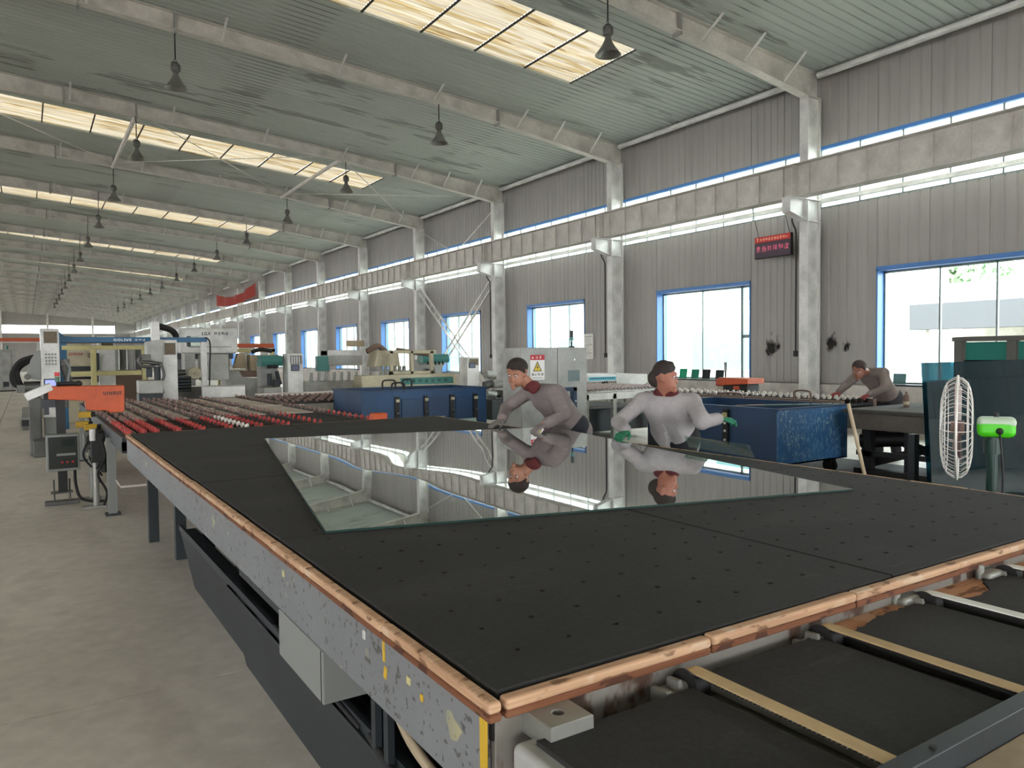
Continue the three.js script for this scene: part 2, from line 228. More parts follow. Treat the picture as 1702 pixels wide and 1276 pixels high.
// the other walls: far gable, left wall, near gable with unseen gate openings added to light the floor
{
  const g = struct('wall_back'), panel = [], z = ZF;
  const cuts = []; for (let x = XL; x < XR; x += 1.5) cuts.push(x); for (const x of cuts) { panel.push(BB(x + 0.005, 0, z, Math.min(x + 1.495, XR), 5.28, z - 0.1), BB(x + 0.005, 6.38, z, Math.min(x + 1.495, XR), roofY(x) + 0.3, z - 0.1)); }
  panel.push(BB(XL, 0, z - 0.1, XR, 5.28, z - 0.25), BB(XL, 6.38, z - 0.1, XR, 9.5, z - 0.25)); panel.push(BB(11, 5.28, z, XR, 6.38, z - 0.1), BB(XL, 5.28, z, -14, 6.38, z - 0.1)); const p = obj('wall_panel', panel, M.wallPanel, g); p.userData.kind = 'stuff';
  obj('column', [-8.5, -2.7, 2.7, 8.2].map((x) => BB(x - 0.12, 0, z, x + 0.12, roofY(x), z + 0.3)), M.white, g);
  const w = struct('window_30'); for (const [a, b] of [[-14, -8.5], [-8.5, -2.7], [-2.7, 2.7], [2.7, 8.2], [8.2, 11]]) obj('pane', [BB(a, 5.28, z - 0.05, b, 6.38, z - 0.054)], M.pane, w);
  const l = struct('wall_left'), ll = []; for (let n = N0; n < N1; n++) { const a = FR(n); ll.push(BB(XL - 0.25, 0, a, XL, 1, a - 6), BB(XL - 0.25, 1, a, XL, 3.2, a - 1.5), BB(XL - 0.25, 1, a - 4.5, XL, 3.2, a - 6), ...(n >= -1 && n <= 4 ? [BB(XL - 0.25, 1, a - 1.5, XL, 3.2, a - 4.5)] : []), BB(XL - 0.25, 3.2, a, XL, 4.5, a - 6), BB(XL - 0.25, 5.7, a, XL, 7.4, a - 6)); } obj('wall_panel', ll, M.wallPanel, l);  // unseen lower windows added for daylight, shut in bays that would reflect
  const ne = struct('wall_front'); obj('wall_panel', [BB(XL, 0, ZN, -14, 9, ZN + 0.25), BB(-5, 0, ZN, 4, 9, ZN + 0.25), BB(-14, 5, ZN, -5, 9, ZN + 0.25), BB(10, 0, ZN, XR + 0.3, 9, ZN + 0.25), BB(4, 5, ZN, 10, 9, ZN + 0.25)], M.wallPanel, ne);
}
// ground and the white works building across the yard
{
  const y = struct('ground'); obj('yard', [BB(XR + 0.3, -0.3, 60, 90, -0.05, -160), BB(-60, -0.3, 60, XL - 0.3, -0.05, -160), BB(XL - 0.3, -0.3, 60, XR + 0.3, -0.05, ZN + 0.3), BB(XL - 0.3, -0.3, ZF - 0.3, XR + 0.3, -0.05, -160)], mat(0xb9b4aa, 0.9, 0, { map: T.soil }), y);
}
// ---------------------------------------------------------------- things: geometry below is given in hall coordinates; W() moves it to the thing's base
function W(o, name, geos, m, label, keepUv) { let q = o, p = [0, 0, 0]; while (q !== scene) { p = [p[0] + q.position.x, p[1] + q.position.y, p[2] + q.position.z]; q = q.parent; } const g = merged(Array.isArray(geos) ? geos : [geos], keepUv); g.translate(-p[0], -p[1], -p[2]); const e = new THREE.Mesh(g, m); e.name = name; if (label) e.userData.label = label; o.add(e); return e; }
function decal(o, name, w, h, p, r, map, rough = 0.5, label, emit) {  // flat print on a thin plate, facing +z before it is turned
  const clear = map.userData.clear, g = clear ? new THREE.PlaneGeometry(w, h) : new THREE.BoxGeometry(w, h, 0.004), uv = g.attributes.uv, n = g.attributes.normal; for (let i = 0; i < uv.count; i++) if (Math.abs(n.getZ(i)) < 0.5) uv.setXY(i, 0.001, 0.001);
  const m = mat(0xffffff, rough, 0, { map, ...(clear ? { transparent: true, polygonOffset: true, polygonOffsetFactor: -2 } : {}) }); if (clear) g.translate(0, 0, 0.0025); if (emit) { m.emissive = new THREE.Color(1, 1, 1); m.emissiveMap = map; m.emissiveIntensity = emit; }
  return W(o, name, [place(g, p, r)], m, label, true);
}
const O = M.orange = mat(0xd0561f, 0.45, 0, { map: T.soil });
M.woodDark = mat(0x9c7a64, 0.85, 0, { map: T.wood, bumpMap: T.wood, bumpScale: 0.002 }); M.bare = mat(0xffe8d8, 0.85, 0, { map: T.wood }); M.greenEdge = mat(0x14342d, 0.3); M.yellow = mat(0xe0b62c, 0.6, 0, { map: T.soil }); M.paleYellow = mat(0xd9cf93, 0.5, 0, { map: T.soil }); M.beige = mat(0xcfc6ab, 0.5, 0, { map: T.soil }); M.teal = mat(0x3d7a74, 0.45); M.red = mat(0xb81f24, 0.4); M.brown = mat(0x6f5a4e, 0.6); M.navy = mat(0x14304a, 0.55); M.blue = mat(0xffffff, 0.5, 0, { map: T.blue }); M.blueBeam = mat(0x1f5a80, 0.45); M.belt = mat(0xcdb183, 0.75, 0, { map: T.soil }); M.beltWhite = mat(0xdadad2, 0.7); M.alu = mat(0xa9aaa4, 0.45, 0.5, { map: T.soil }); M.tan = mat(0xb8a68a, 0.6, 0, { map: T.soil }); M.casing = mat(0xb9bab6, 0.5, 0, { map: T.soil }); M.boardEnd = mat(0xd0a074, 0.85, 0, { map: T.wood });

// air flotation table
{
  const t = thing('air_table', 'large black felt table with air holes and a worn wooden rim, under the glass', 'table', [2.27, 0, -4.33]);
  const xs = [0.757, 2.128, 3.748], zs = [-1.252, -2.755, -4.255, -5.845, -7.42];
  for (let i = 0; i < 2; i++) for (let j = 0; j < 4; j++) {
    const x0 = xs[i] + 0.003, x1 = xs[i + 1] - 0.003, z0 = zs[j] - 0.003, z1 = zs[j + 1] + 0.003, sh = new THREE.Shape([[x0, -z0], [x1, -z0], [x1, -z1], [x0, -z1]].map((q) => new THREE.Vector2(...q)));
    for (let a = 0; a < 22; a++) for (let b = 0; b < 40; b++) { const hx = 0.91 - 0.144 + a * 0.144, hz = 1.41 + b * 0.157; if (hx > x0 + 0.03 && hx < x1 - 0.03 && hz > -z0 + 0.03 && hz < -z1 - 0.03 && j < 3) { const p = new THREE.Path(); p.absarc(hx, hz, 0.0065, 0, Math.PI * 2, true); sh.holes.push(p); } }
    const g = new THREE.ExtrudeGeometry(sh, { depth: 0.018, bevelEnabled: true, bevelSize: 0.003, bevelThickness: 0.003, bevelOffset: -0.003, bevelSegments: 1, curveSegments: 6 }); g.rotateX(-Math.PI / 2); g.translate(0, 0.94 - 0.021 + rr(-0.0006, 0.0006), 0); W(t, 'felt_pad', [g], M.felt);
  }
  W(t, 'deck', [BB(0.74, 0.85, -1.24, 3.76, 0.912, -7.43)], M.feltEdge);
  const rim = (a, b) => { let l = 0; const L = Math.hypot(b[0] - a[0], b[1] - a[1]); while (l < L - 0.02) { const s = Math.min(rr(0.28, 0.72), L - l), u = (l + 0.001) / L, v = (l + s - 0.0015) / L, dx = rr(-0.0015, 0.0015), dy = rr(-0.0015, 0.0015); const p = (k) => [a[0] + (b[0] - a[0]) * k + dx, 0.917 + dy, a[1] + (b[1] - a[1]) * k + dx]; const P = p(u), Q = p(v), al = Math.abs(Q[0] - P[0]) > Math.abs(Q[2] - P[2]); const X = (P[0] + Q[0]) / 2, Z = (P[2] + Q[2]) / 2, th = rr(0.03, 0.036); W(t, 'rim_strip', [RB(al ? Math.abs(Q[0] - P[0]) : th, 0.024, al ? th : Math.abs(Q[2] - P[2]), [X, P[1] + 0.009, Z], undefined, 0.009, 2)], M.wood); W(t, 'rim_underlay', [RB(al ? Math.abs(Q[0] - P[0]) : 0.03, 0.018, al ? 0.03 : Math.abs(Q[2] - P[2]), [X, 0.906, Z], undefined, 0.006, 2)], M.woodDark); l += s; } };
  rim([0.734, -1.215], [0.734, -7.44]); rim([0.756, -1.232], [3.79, -1.232]); rim([3.768, -1.25], [3.768, -7.44]); rim([0.755, -7.44], [3.75, -7.44]);
  W(t, 'side_board', [RBB(0.727, 0.715, -1.252, 0.745, 0.903, -7.43, 0.003)], M.paint, 'grey side board with chipped paint');
  W(t, 'side_board', [RBB(3.757, 0.715, -1.245, 3.775, 0.903, -7.43, 0.003)], M.paint);
  W(t, 'end_board', [RBB(0.746, 0.6, -1.238, 3.78, 0.902, -1.256, 0.003)], M.rust, 'rust-stained front board');
  W(t, 'end_board', [RBB(0.746, 0.715, -7.415, 3.757, 0.903, -7.432, 0.003)], M.paint);
  W(t, 'corner_tape', [RBB(0.7245, 0.6, -1.2365, 0.7285, 0.9, -1.262, 0.001)], M.yellow, 'yellow tape strip on the front corner');
  for (const [y, z, w, h, m] of [[0.868, -1.736, 0.013, 0.05, M.yellow], [0.817, -1.728, 0.016, 0.03, M.yellow], [0.846, -1.592, 0.02, 0.018, M.paleYellow], [0.832, -1.523, 0.014, 0.016, M.yellow], [0.854, -2.608, 0.022, 0.022, M.paleYellow], [0.869, -1.867, 0.016, 0.022, M.white]]) W(t, 'tape_scrap', [place(new RoundedBoxGeometry(0.003, h, w, 1, 0.001), [0.7262, y, z], [rr(-0.25, 0.25), 0, 0])], m);
  W(t, 'under_frame', [BB(0.86, 0.72, -1.5, 0.92, 0.8, -7.3), BB(3.6, 0.72, -1.5, 3.66, 0.8, -7.3), BB(0.86, 0.72, -7.2, 3.66, 0.8, -7.26), BB(0.9, 0.44, -2.9, 0.94, 0.75, -2.94), BB(0.9, 0.44, -3.2, 0.94, 0.75, -3.24)], M.slate);
  for (const [x, z] of [[0.9, -7.25], [1.02, -5.5], [1.05, -1.5], [3.6, -7.25], [3.6, -1.5], [3.6, -4.3], [1.0, -6.5]]) W(t, 'leg', [BB(x - 0.04, 0, z - 0.04, x + 0.04, 0.85, z + 0.04)], M.slate);
  W(t, 'blower_body', [RBB(1.15, 0.02, -1.7, 3.3, 0.7, -5.3, 0.02)], M.black);
  const lean = (z0, z1, xt, yt, xb) => ex([[xt, yt], [xt + 0.014, yt], [xb + 0.014, 0.0], [xb, 0.0]], z0 - z1, [0, 0, (z0 + z1) / 2]);
  W(t, 'base_panel', [lean(-1.35, -4.02, 0.828, 0.44, 0.92), BB(0.828, 0.425, -1.35, 0.93, 0.44, -4.02)], M.slate, 'blue-grey sheet steel panel leaning out');
  W(t, 'base_panel', [lean(-4.05, -5.6, 0.86, 0.42, 0.945), BB(0.86, 0.405, -4.05, 0.96, 0.42, -5.6)], M.slate);
  W(t, 'cable_tray', [BB(0.84, 0.44, -1.3, 0.86, 0.475, -5.5), BB(0.84, 0.455, -2.65, 0.9, 0.6, -2.75), BB(0.8, 0.6, -2.7, 0.86, 0.63, -3.6), BB(0.815, 0.46, -2.02, 0.835, 0.72, -2.05), BB(0.815, 0.46, -1.93, 0.835, 0.72, -1.96)], M.slate);
  const b = W(t, 'junction_box', [RBB(0.722, 0.553, -2.195, 0.905, 0.716, -2.665, 0.004)], M.grey, 'flat grey junction box'); W(b, 'lid_joint', [BB(0.7205, 0.556, -2.209, 0.7225, 0.714, -2.213)], M.black);
  W(t, 'air_hose', [tube([[0.86, 0.66, -2.0], [0.81, 0.66, -1.86], [0.805, 0.6, -1.72], [0.86, 0.52, -1.6], [0.98, 0.48, -1.45]], 0.014)], M.tan);
  W(t, 'cable', [tube([[0.83, 0.47, -2.1], [0.82, 0.45, -1.9], [0.84, 0.452, -1.7], [0.85, 0.45, -1.4]], 0.012)], M.rubber); W(t, 'cable', [tube([[0.85, 0.47, -3.2], [0.83, 0.47, -2.6], [0.84, 0.45, -2.2]], 0.009)], M.rubber);
}
// mirror-bright glass sheet lying askew on the table, very slightly bowed
{
  const A = [1.602, -6.194], Bc = [0.925, -2.745], Cc = [3.271, -2.129], D = [3.97, -5.52], nu = 70, nv = 80, P = [2.45, 0.941, -4.0];
  const wave = (x, z) => 0.0016 * Math.exp(-((x - 1.75) ** 2 + (z + 3.9) ** 2) / 0.12) - 0.0012 * Math.exp(-((x - 2.3) ** 2 + (z + 4.4) ** 2) / 0.2) + 0.0004 * Math.sin(2.3 * x + 1.7 * z);
  const top = new THREE.PlaneGeometry(1, 1, nu, nv), p = top.attributes.position, H = 0.008;
  const at = (u, v) => { const q = (k) => (1 - u) * (1 - v) * A[k] + u * (1 - v) * D[k] + (1 - u) * v * Bc[k] + u * v * Cc[k]; return [q(0), q(1)]; };
  for (let i = 0; i < p.count; i++) { const [x, z] = at(p.getX(i) + 0.5, 0.5 - p.getY(i)); p.setXYZ(i, x - P[0], H + wave(x, z) - 0.0, z - P[2]); } top.computeVertexNormals();
  const o = thing('glass_sheet', 'large mirror-bright glass sheet lying askew on the black felt table', 'glass sheet', P);
  const s = new THREE.Mesh(top, mat(0xd3d8d6, 0.015, 1)); s.name = 'mirror_face'; o.add(s);
  const q = (a, b) => bar([a[0], P[1] + H / 2, a[1]], [b[0], P[1] + H / 2, b[1]], 0.004, H); W(o, 'cut_edge', [q(A, Bc), q(Bc, Cc), q(Cc, D), q(D, A)], M.greenEdge, 'dark green cut edge');
  W(o, 'back_face', [ex([[A[0], -A[1]], [Bc[0], -Bc[1]], [Cc[0], -Cc[1]], [D[0], -D[1]]], 0.002, [0, P[1] + 0.002, 0], [-Math.PI / 2, 0, 0])], M.greenEdge);
}
// belt conveyor in the near corner
{
  const t = thing('belt_conveyor', 'grey belt conveyor with worn black felt boards and toothed belts in front of the table', 'conveyor', [2.0, 0, -0.8]);
  const bx = [1.237, 1.722, 2.205, 2.69, 3.17], z0 = -0.72, z1 = -1.225;
  W(t, 'casing', [RBB(0.757, 0.02, 0.5, 0.835, 0.8605, -1.2, 0.016, 3), BB(0.8, 0.3, -0.7, 3.6, 0.83, -1.17)], M.casing, 'pale grey steel casing');
  for (const [x, z] of [[0.85, -1.1], [3.4, -1.1], [0.85, 0.3], [3.4, 0.3]]) W(t, 'support_leg', [BB(x, 0, z, x + 0.1, 0.4, z + 0.1)], M.slate);
  const pads = [[0.79, 1.2, -1.158, 0], [1.272, 1.682, -1.195, 0], [1.762, 2.168, -1.225, 1], [2.245, 2.655, -1.235, 2], [2.73, 3.14, -1.235, 1]];
  pads.forEach(([a, b, zt, worn]) => {
    W(t, 'board', [RBB(a, 0.842, z0, b, 0.862, zt - 0.012, 0.003)], worn ? M.black : M.alu); if (worn) W(t, 'bare_board', [RBB(a + 0.002, 0.8615, zt + (worn === 2 ? 0.13 : 0.075), b - 0.002, 0.8645, zt - 0.013, 0.001)], M.bare, 'bare pinkish board under the torn felt');
    const pts = [[a, -z0], [b, -z0]]; const n = 26, base = zt + (worn ? 0.03 : 0.0); for (let i = 0; i <= n; i++) { const u = i / n, x = b + (a - b) * u; let e = rr(-0.003, 0.003); if (worn === 1) e -= 0.03 * ss(0.5, 1, u) + rr(0, 0.01); if (worn === 2) e -= 0.07 * ss(0.25, 0.6, u) * ss(1.05, 0.8, u) + rr(0, 0.012); pts.push([x, -(base - e * 1)]); }
    const q = pts.map(([x, y]) => [x, y]); const g = ex(q, 0.01, [0, 0.867, 0], [-Math.PI / 2, 0, 0]); W(t, 'felt_cover', [g], M.felt, worn ? 'black felt torn off along its far edge' : undefined);
  });
  bx.forEach((x, i) => {
    const w = 0.036, pz = z1 + 0.035, R = 0.035, y = 0.895, pr = []; for (let k = 0; k <= 10; k++) { const a = Math.PI / 2 + Math.PI * k / 10; pr.push([pz + 0 + R * Math.cos(a), y - R + R * Math.sin(a)]); }
    const out = [[z0 + 0.02, y], ...pr, [z0 + 0.02, y - 2 * R]], inn = out.slice().reverse().map(([z, yy]) => { const dz = z - pz, dy = yy - (y - R), l = z > pz ? 0 : Math.hypot(dz, dy) || 1; return z > pz ? [z, yy > y - R ? yy - 0.004 : yy + 0.004] : [pz + dz * (R - 0.004) / l, y - R + dy * (R - 0.004) / l]; });
    const g = ex([...out, ...inn], w); g.rotateY(-Math.PI / 2); g.translate(x, 0, 0);
    W(t, 'belt', [g], i < 2 ? M.belt : M.beltWhite, i < 2 ? 'yellowed toothed belt' : 'white toothed belt');
    W(t, 'belt_teeth', [...Array(44).keys()].map((k) => BB(x - w / 2, y - 0.0075, z0 + 0.01 - k * 0.0105, x + w / 2, y - 0.004, z0 + 0.005 - k * 0.0105)), M.rubber);
    const pu = W(t, 'pulley', [place(new THREE.CylinderGeometry(R - 0.004, R - 0.004, 0.045, 24), [x, y - R, pz], [0, 0, Math.PI / 2]), place(new THREE.CylinderGeometry(0.039, 0.039, 0.005, 24), [x - 0.026, y - R, pz], [0, 0, Math.PI / 2])], M.rubber); W(pu, 'hub', [place(new THREE.CylinderGeometry(0.013, 0.013, 0.09, 14), [x - 0.02, y - R, pz], [0, 0, Math.PI / 2])], M.alu);
    W(t, 'pulley_bracket', [ex([[-0.03, 0.8], [0.03, 0.8], [0.022, 0.882], [-0.012, 0.885]], 0.012, [x - 0.055, 0, pz], [0, Math.PI / 2, 0]), ex([[-0.04, 0.8], [0.03, 0.8], [0.03, 0.868], [-0.02, 0.872]], 0.014, [x - 0.095, 0, pz], [0, Math.PI / 2, 0]), BB(x - 0.1, 0.845, pz - 0.03, x - 0.02, 0.86, pz + 0.03)], M.alu);
  });
  const hole = new THREE.Shape([[0.81, 1.14], [0.908, 1.14], [0.908, 1.238], [0.81, 1.238]].map((q) => new THREE.Vector2(...q))), hp = new THREE.Path(); hp.absarc(0.858, 1.184, 0.014, 0, 7, true); hole.holes.push(hp);
  const hb = new THREE.ExtrudeGeometry(hole, { depth: 0.045, bevelEnabled: true, bevelSize: 0.002, bevelThickness: 0.002, bevelSegments: 1, curveSegments: 14 }); hb.rotateX(-Math.PI / 2); hb.translate(0, 0.852, 0); W(t, 'clamp_block', [hb], M.alu, 'square aluminium block with a bolt hole'); W(t, 'bolt_shaft', [C(0.013, 0.013, 0.02, [0.858, 0.86, -1.184])], M.black);
  for (const [x, z] of [[2.47, -1.215], [2.92, -1.2]]) { W(t, 'slide_block', [RB(0.1, 0.03, 0.05, [x - 0.32, 0.872, z - 0.01])], M.alu); W(t, 'stop_pin', [C(0.012, 0.014, 0.05, [x - 0.36, 0.885, z - 0.02])], M.alu); }
  W(t, 'edge_rail', [RBB(0.8, 0.862, -0.69, 3.6, 0.899, -0.727, 0.003), BB(0.8, 0.80, -0.69, 3.6, 0.865, -0.70)], M.slate, 'dark steel edge rail'); for (const x of [1.33, 1.95, 2.6]) W(t, 'rail_screw', [C(0.006, 0.006, 0.003, [x, 0.9, -0.708])], M.black);
  W(t, 'bed', [BB(0.8, 0.78, 0.5, 3.6, 0.835, -0.69), RBB(0.8, 0.82, -0.55, 3.6, 0.85, -0.69, 0.004)], M.tan);
  W(t, 'bed_sheet', [RBB(1.25, 0.836, 0.45, 3.6, 0.846, -0.56, 0.003)], M.white);
}
// roller-wheel table beyond the black table
const wheelG = (() => { const g = merged([lathe([[0.006, -0.01], [0.02, -0.01], [0.024, -0.006], [0.024, 0.006], [0.02, 0.01], [0.006, 0.01]], undefined, 12)]); g.rotateZ(Math.PI / 2); return g; })();
M.wheelRed = mat(0xa8332f, 0.4); M.wheelPink = mat(0x856a63, 0.5); M.wheelWhite = mat(0xd8d2ca, 0.5); M.board = mat(0xe2d6cd, 0.6, 0, { map: T.soil }); M.railDark = mat(0x37302d, 0.5, 0.3);
{
  const t = thing('wheel_table', 'long wheel conveyor with rows of red wheels on dark rails beyond the black table', 'conveyor', [1.95, 0, -10.7]);
  const xs = [0.765, 0.885, 0.99, 1.18, 1.39, 1.64, 1.79, 1.925, 2.19, 2.52, 3.11], zA = -7.5, zB = -13.9, st = [];
  xs.forEach((x, i) => {
    const r = W(t, 'wheel_rail', [BB(x - 0.012, 0.885, zA, x + 0.012, 0.925, zB)], M.railDark);
    const m = i === 6 ? M.wheelWhite : M.wheelRed;
    for (let k = 0; k < 71; k++) {
      const z = zA - 0.03 - k * 0.09, y = 0.934, sx = x + (k % 2 ? 0.017 : -0.017);
      if (k < 24) { const w = new THREE.Mesh(wheelG, k < 17 ? m : M.wheelPink); w.name = 'wheel'; w.position.set(sx - 1.95, y, z + 10.7); r.add(w); } else if (k % 3) { const g = wheelG.clone(); g.translate(sx, y, z); st.push(g); }
    }
  });
  W(t, 'wheel', st, M.wheelPink).userData.kind = 'stuff';
  for (let i = 0; i < xs.length - 1; i++) { const a = xs[i] + 0.04, b = xs[i + 1] - 0.04; if (b - a < 0.03) continue; W(t, 'felt_strip', [BB(a, 0.87, zA, b, 0.902, -9.35)], M.felt); for (const [p, q] of [[-9.5, -11.1], [-11.25, -12.5], [-12.65, -13.8]]) W(t, 'top_board', [RBB(a, 0.885, p, b, 0.905, q, 0.004)], M.board); }
  W(t, 'side_beam', [BB(0.70, 0.76, zA - 0.02, 0.745, 0.9, zB)], M.slate); W(t, 'side_beam', [BB(3.14, 0.78, zA, 3.2, 0.925, zB)], M.brown); W(t, 'cross_beam', [BB(0.7, 0.78, zA - 0.02, 3.2, 0.86, zA - 0.08)], M.slate); W(t, 'cross_beam', [BB(0.7, 0.78, zB, 3.2, 0.86, zB + 0.06)], M.slate); W(t, 'cross_beam', [BB(0.7, 0.906, -10.98, 3.2, 0.915, -11.03)], M.board);
  for (const [x, z] of [[0.71, -8.75], [0.72, -11.2], [0.72, -13.7], [3.15, -8.75], [3.15, -11.2], [3.15, -13.7]]) { W(t, 'leg', [BB(x - 0.04, 0.02, z - 0.04, x + 0.04, 0.8, z + 0.04)], M.grey); W(t, 'foot_plate', [BB(x - 0.07, 0, z - 0.07, x + 0.07, 0.02, z + 0.07)], M.slate); }
  W(t, 'end_cap', [RBB(3.06, 0.86, -7.47, 3.22, 1.0, -7.6, 0.02)], O, 'orange end cap'); W(t, 'apron_plate', [BB(0.74, 0.35, -8.2, 1.5, 0.37, -10.2)], M.board);
  W(t, 'drive_motor', [C(0.09, 0.09, 0.3, [0.62, 0.74, -9.5], [Math.PI / 2, 0, 0]), RB(0.16, 0.12, 0.12, [0.62, 0.74, -9.72])], M.black); W(t, 'gear_case', [RB(0.16, 0.22, 0.16, [0.62, 0.62, -10.2], undefined, 0.02)], M.grey);
  for (const [x, y, z] of [[0.55, 0.97, -9.9], [0.52, 0.86, -9.9], [0.6, 0.83, -9.82]]) { const c = W(t, 'valve_block', [RB(0.13, 0.07, 0.06, [x, y, z])], M.yellow); W(c, 'valve_cap', [C(0.03, 0.03, 0.05, [x + 0.08, y, z], [0, 0, Math.PI / 2])], M.black); }
  W(t, 'air_unit', [RB(0.12, 0.3, 0.1, [0.6, 0.68, -8.95]), C(0.035, 0.035, 0.2, [0.66, 0.52, -8.95])], M.black); W(t, 'air_filter', [C(0.03, 0.03, 0.12, [0.56, 0.82, -8.92])], M.white);
  W(t, 'hose', [tube([[0.62, 0.85, -8.95], [0.66, 0.6, -8.85], [0.6, 0.4, -8.95], [0.68, 0.2, -9.0], [0.66, 0.05, -9.1]], 0.012)], M.rubber); W(t, 'hose', [tube([[0.56, 0.75, -9.4], [0.5, 0.55, -9.5], [0.6, 0.42, -9.3], [0.66, 0.6, -9.05]], 0.011)], M.rubber); W(t, 'hose', [tube([[0.6, 0.95, -10.1], [0.64, 0.7, -10.0], [0.58, 0.5, -9.9], [0.68, 0.3, -9.6]], 0.011)], M.rubber);
  for (const z of [-9.3, -9.9]) W(t, 'stand_pipe', [C(0.03, 0.03, 0.55, [0.6, 0.29, z]), B(0.22, 0.02, 0.12, [0.58, 0.01, z])], M.alu);
}
// short cross table with wheels on cross rails, to the right
{
  const t = thing('wheel_table', 'short cross conveyor with dull wheels left of the long blue crate', 'conveyor', [4.0, 0, -12.4]); const st = [];
  [-11.45, -11.9, -12.35, -12.8, -13.2].forEach((z) => { const r = W(t, 'wheel_rail', [BB(3.26, 0.885, z - 0.016, 4.85, 0.93, z + 0.016)], M.railDark); for (let k = 0; k < 17; k++) { const g = wheelG.clone(); g.rotateY(Math.PI / 2); g.translate(3.3 + k * 0.092, 0.938, z + (k % 2 ? 0.017 : -0.017)); st.push(g); } });
  W(t, 'wheel', st, M.wheelPink).userData.kind = 'stuff'; W(t, 'side_beam', [BB(3.24, 0.8, -11.35, 3.28, 0.92, -13.3)], M.slate); W(t, 'side_beam', [BB(4.82, 0.8, -11.35, 4.86, 0.92, -13.3)], M.slate); W(t, 'top_bar', [BB(3.3, 0.955, -13.27, 4.85, 0.98, -13.33)], M.board);
  for (const [x, z] of [[3.3, -11.5], [4.8, -11.5], [3.3, -13.2], [4.8, -13.2]]) W(t, 'leg', [BB(x - 0.03, 0, z - 0.03, x + 0.03, 0.82, z + 0.03)], M.slate);
}
const letters = (txt, bg, fg, w, h, size, weight = 'bold', extra) => Object.assign(canvasTex(w, h, (g) => { g.fillStyle = fg; g.strokeStyle = fg; g.font = `${weight} ${size}px sans-serif`; g.textAlign = 'left'; g.textBaseline = 'middle'; if (txt) g.fillText(txt, 6, h / 2 + 2); if (extra) extra(g); }), { userData: { clear: true } });
function glyph(g, x, y, s, k, lw) {                                // brush-like square characters, drawn stroke by stroke on a 10 x 10 grid
  const D = { li: [[1, 2, 9, 2], [5, 0, 5, 2], [3, 3, 3, 8], [7, 3, 7, 8], [1, 9, 9, 9]], chuang: [[1, 1, 5, 1], [1, 4, 6, 4], [3, 1, 3, 9], [1, 7, 5, 7], [7, 1, 7, 7], [9, 0, 9, 9]], zhi: [[1, 1, 4, 1], [2, 1, 1, 5], [1, 5, 5, 5], [3, 2, 3, 9], [6, 2, 9, 2], [6, 2, 6, 7], [9, 2, 9, 7], [6, 7, 9, 7]], zao: [[1, 2, 2, 3], [1, 5, 2, 8], [1, 9, 9, 9], [5, 0, 5, 5], [4, 2, 9, 2], [4, 4, 9, 4], [4, 6, 8, 6], [4, 8, 8, 8]], zhu: [[1, 1, 2, 2], [0, 4, 1, 5], [0, 9, 2, 6], [5, 0, 6, 1], [3, 3, 9, 3], [4, 6, 8, 6], [3, 9, 9, 9], [6, 3, 6, 9]], yi: [[2, 1, 8, 1], [5, 0, 5, 1], [1, 3, 9, 3], [3, 4, 7, 4], [3, 6, 7, 6], [3, 4, 3, 6], [7, 4, 7, 6], [1, 9, 2, 7], [3, 7, 3, 9], [3, 9, 7, 9], [8, 7, 9, 8]], dang: [[5, 0, 5, 3], [2, 1, 3, 3], [8, 1, 7, 3], [1, 4, 9, 4], [9, 4, 9, 9], [1, 6, 9, 6], [1, 9, 9, 9]], xin: [[1, 5, 2, 8], [3, 3, 4, 8], [4, 8, 7, 8], [5, 2, 6, 4], [8, 4, 9, 6]], ji: [[1, 3, 4, 3], [2, 0, 2, 9], [5, 2, 8, 2], [5, 2, 4, 9], [8, 2, 8, 8], [8, 9, 9, 9]], xie: [[1, 3, 3, 3], [2, 0, 2, 9], [4, 2, 9, 2], [5, 4, 5, 8], [6, 4, 6, 9], [4, 6, 7, 6], [7, 0, 9, 9]] };
  g.lineWidth = lw; for (const [a, b, c, d] of D[k]) { g.beginPath(); g.moveTo(x + a * s / 10, y + b * s / 10); g.lineTo(x + c * s / 10, y + d * s / 10); g.stroke(); }
}
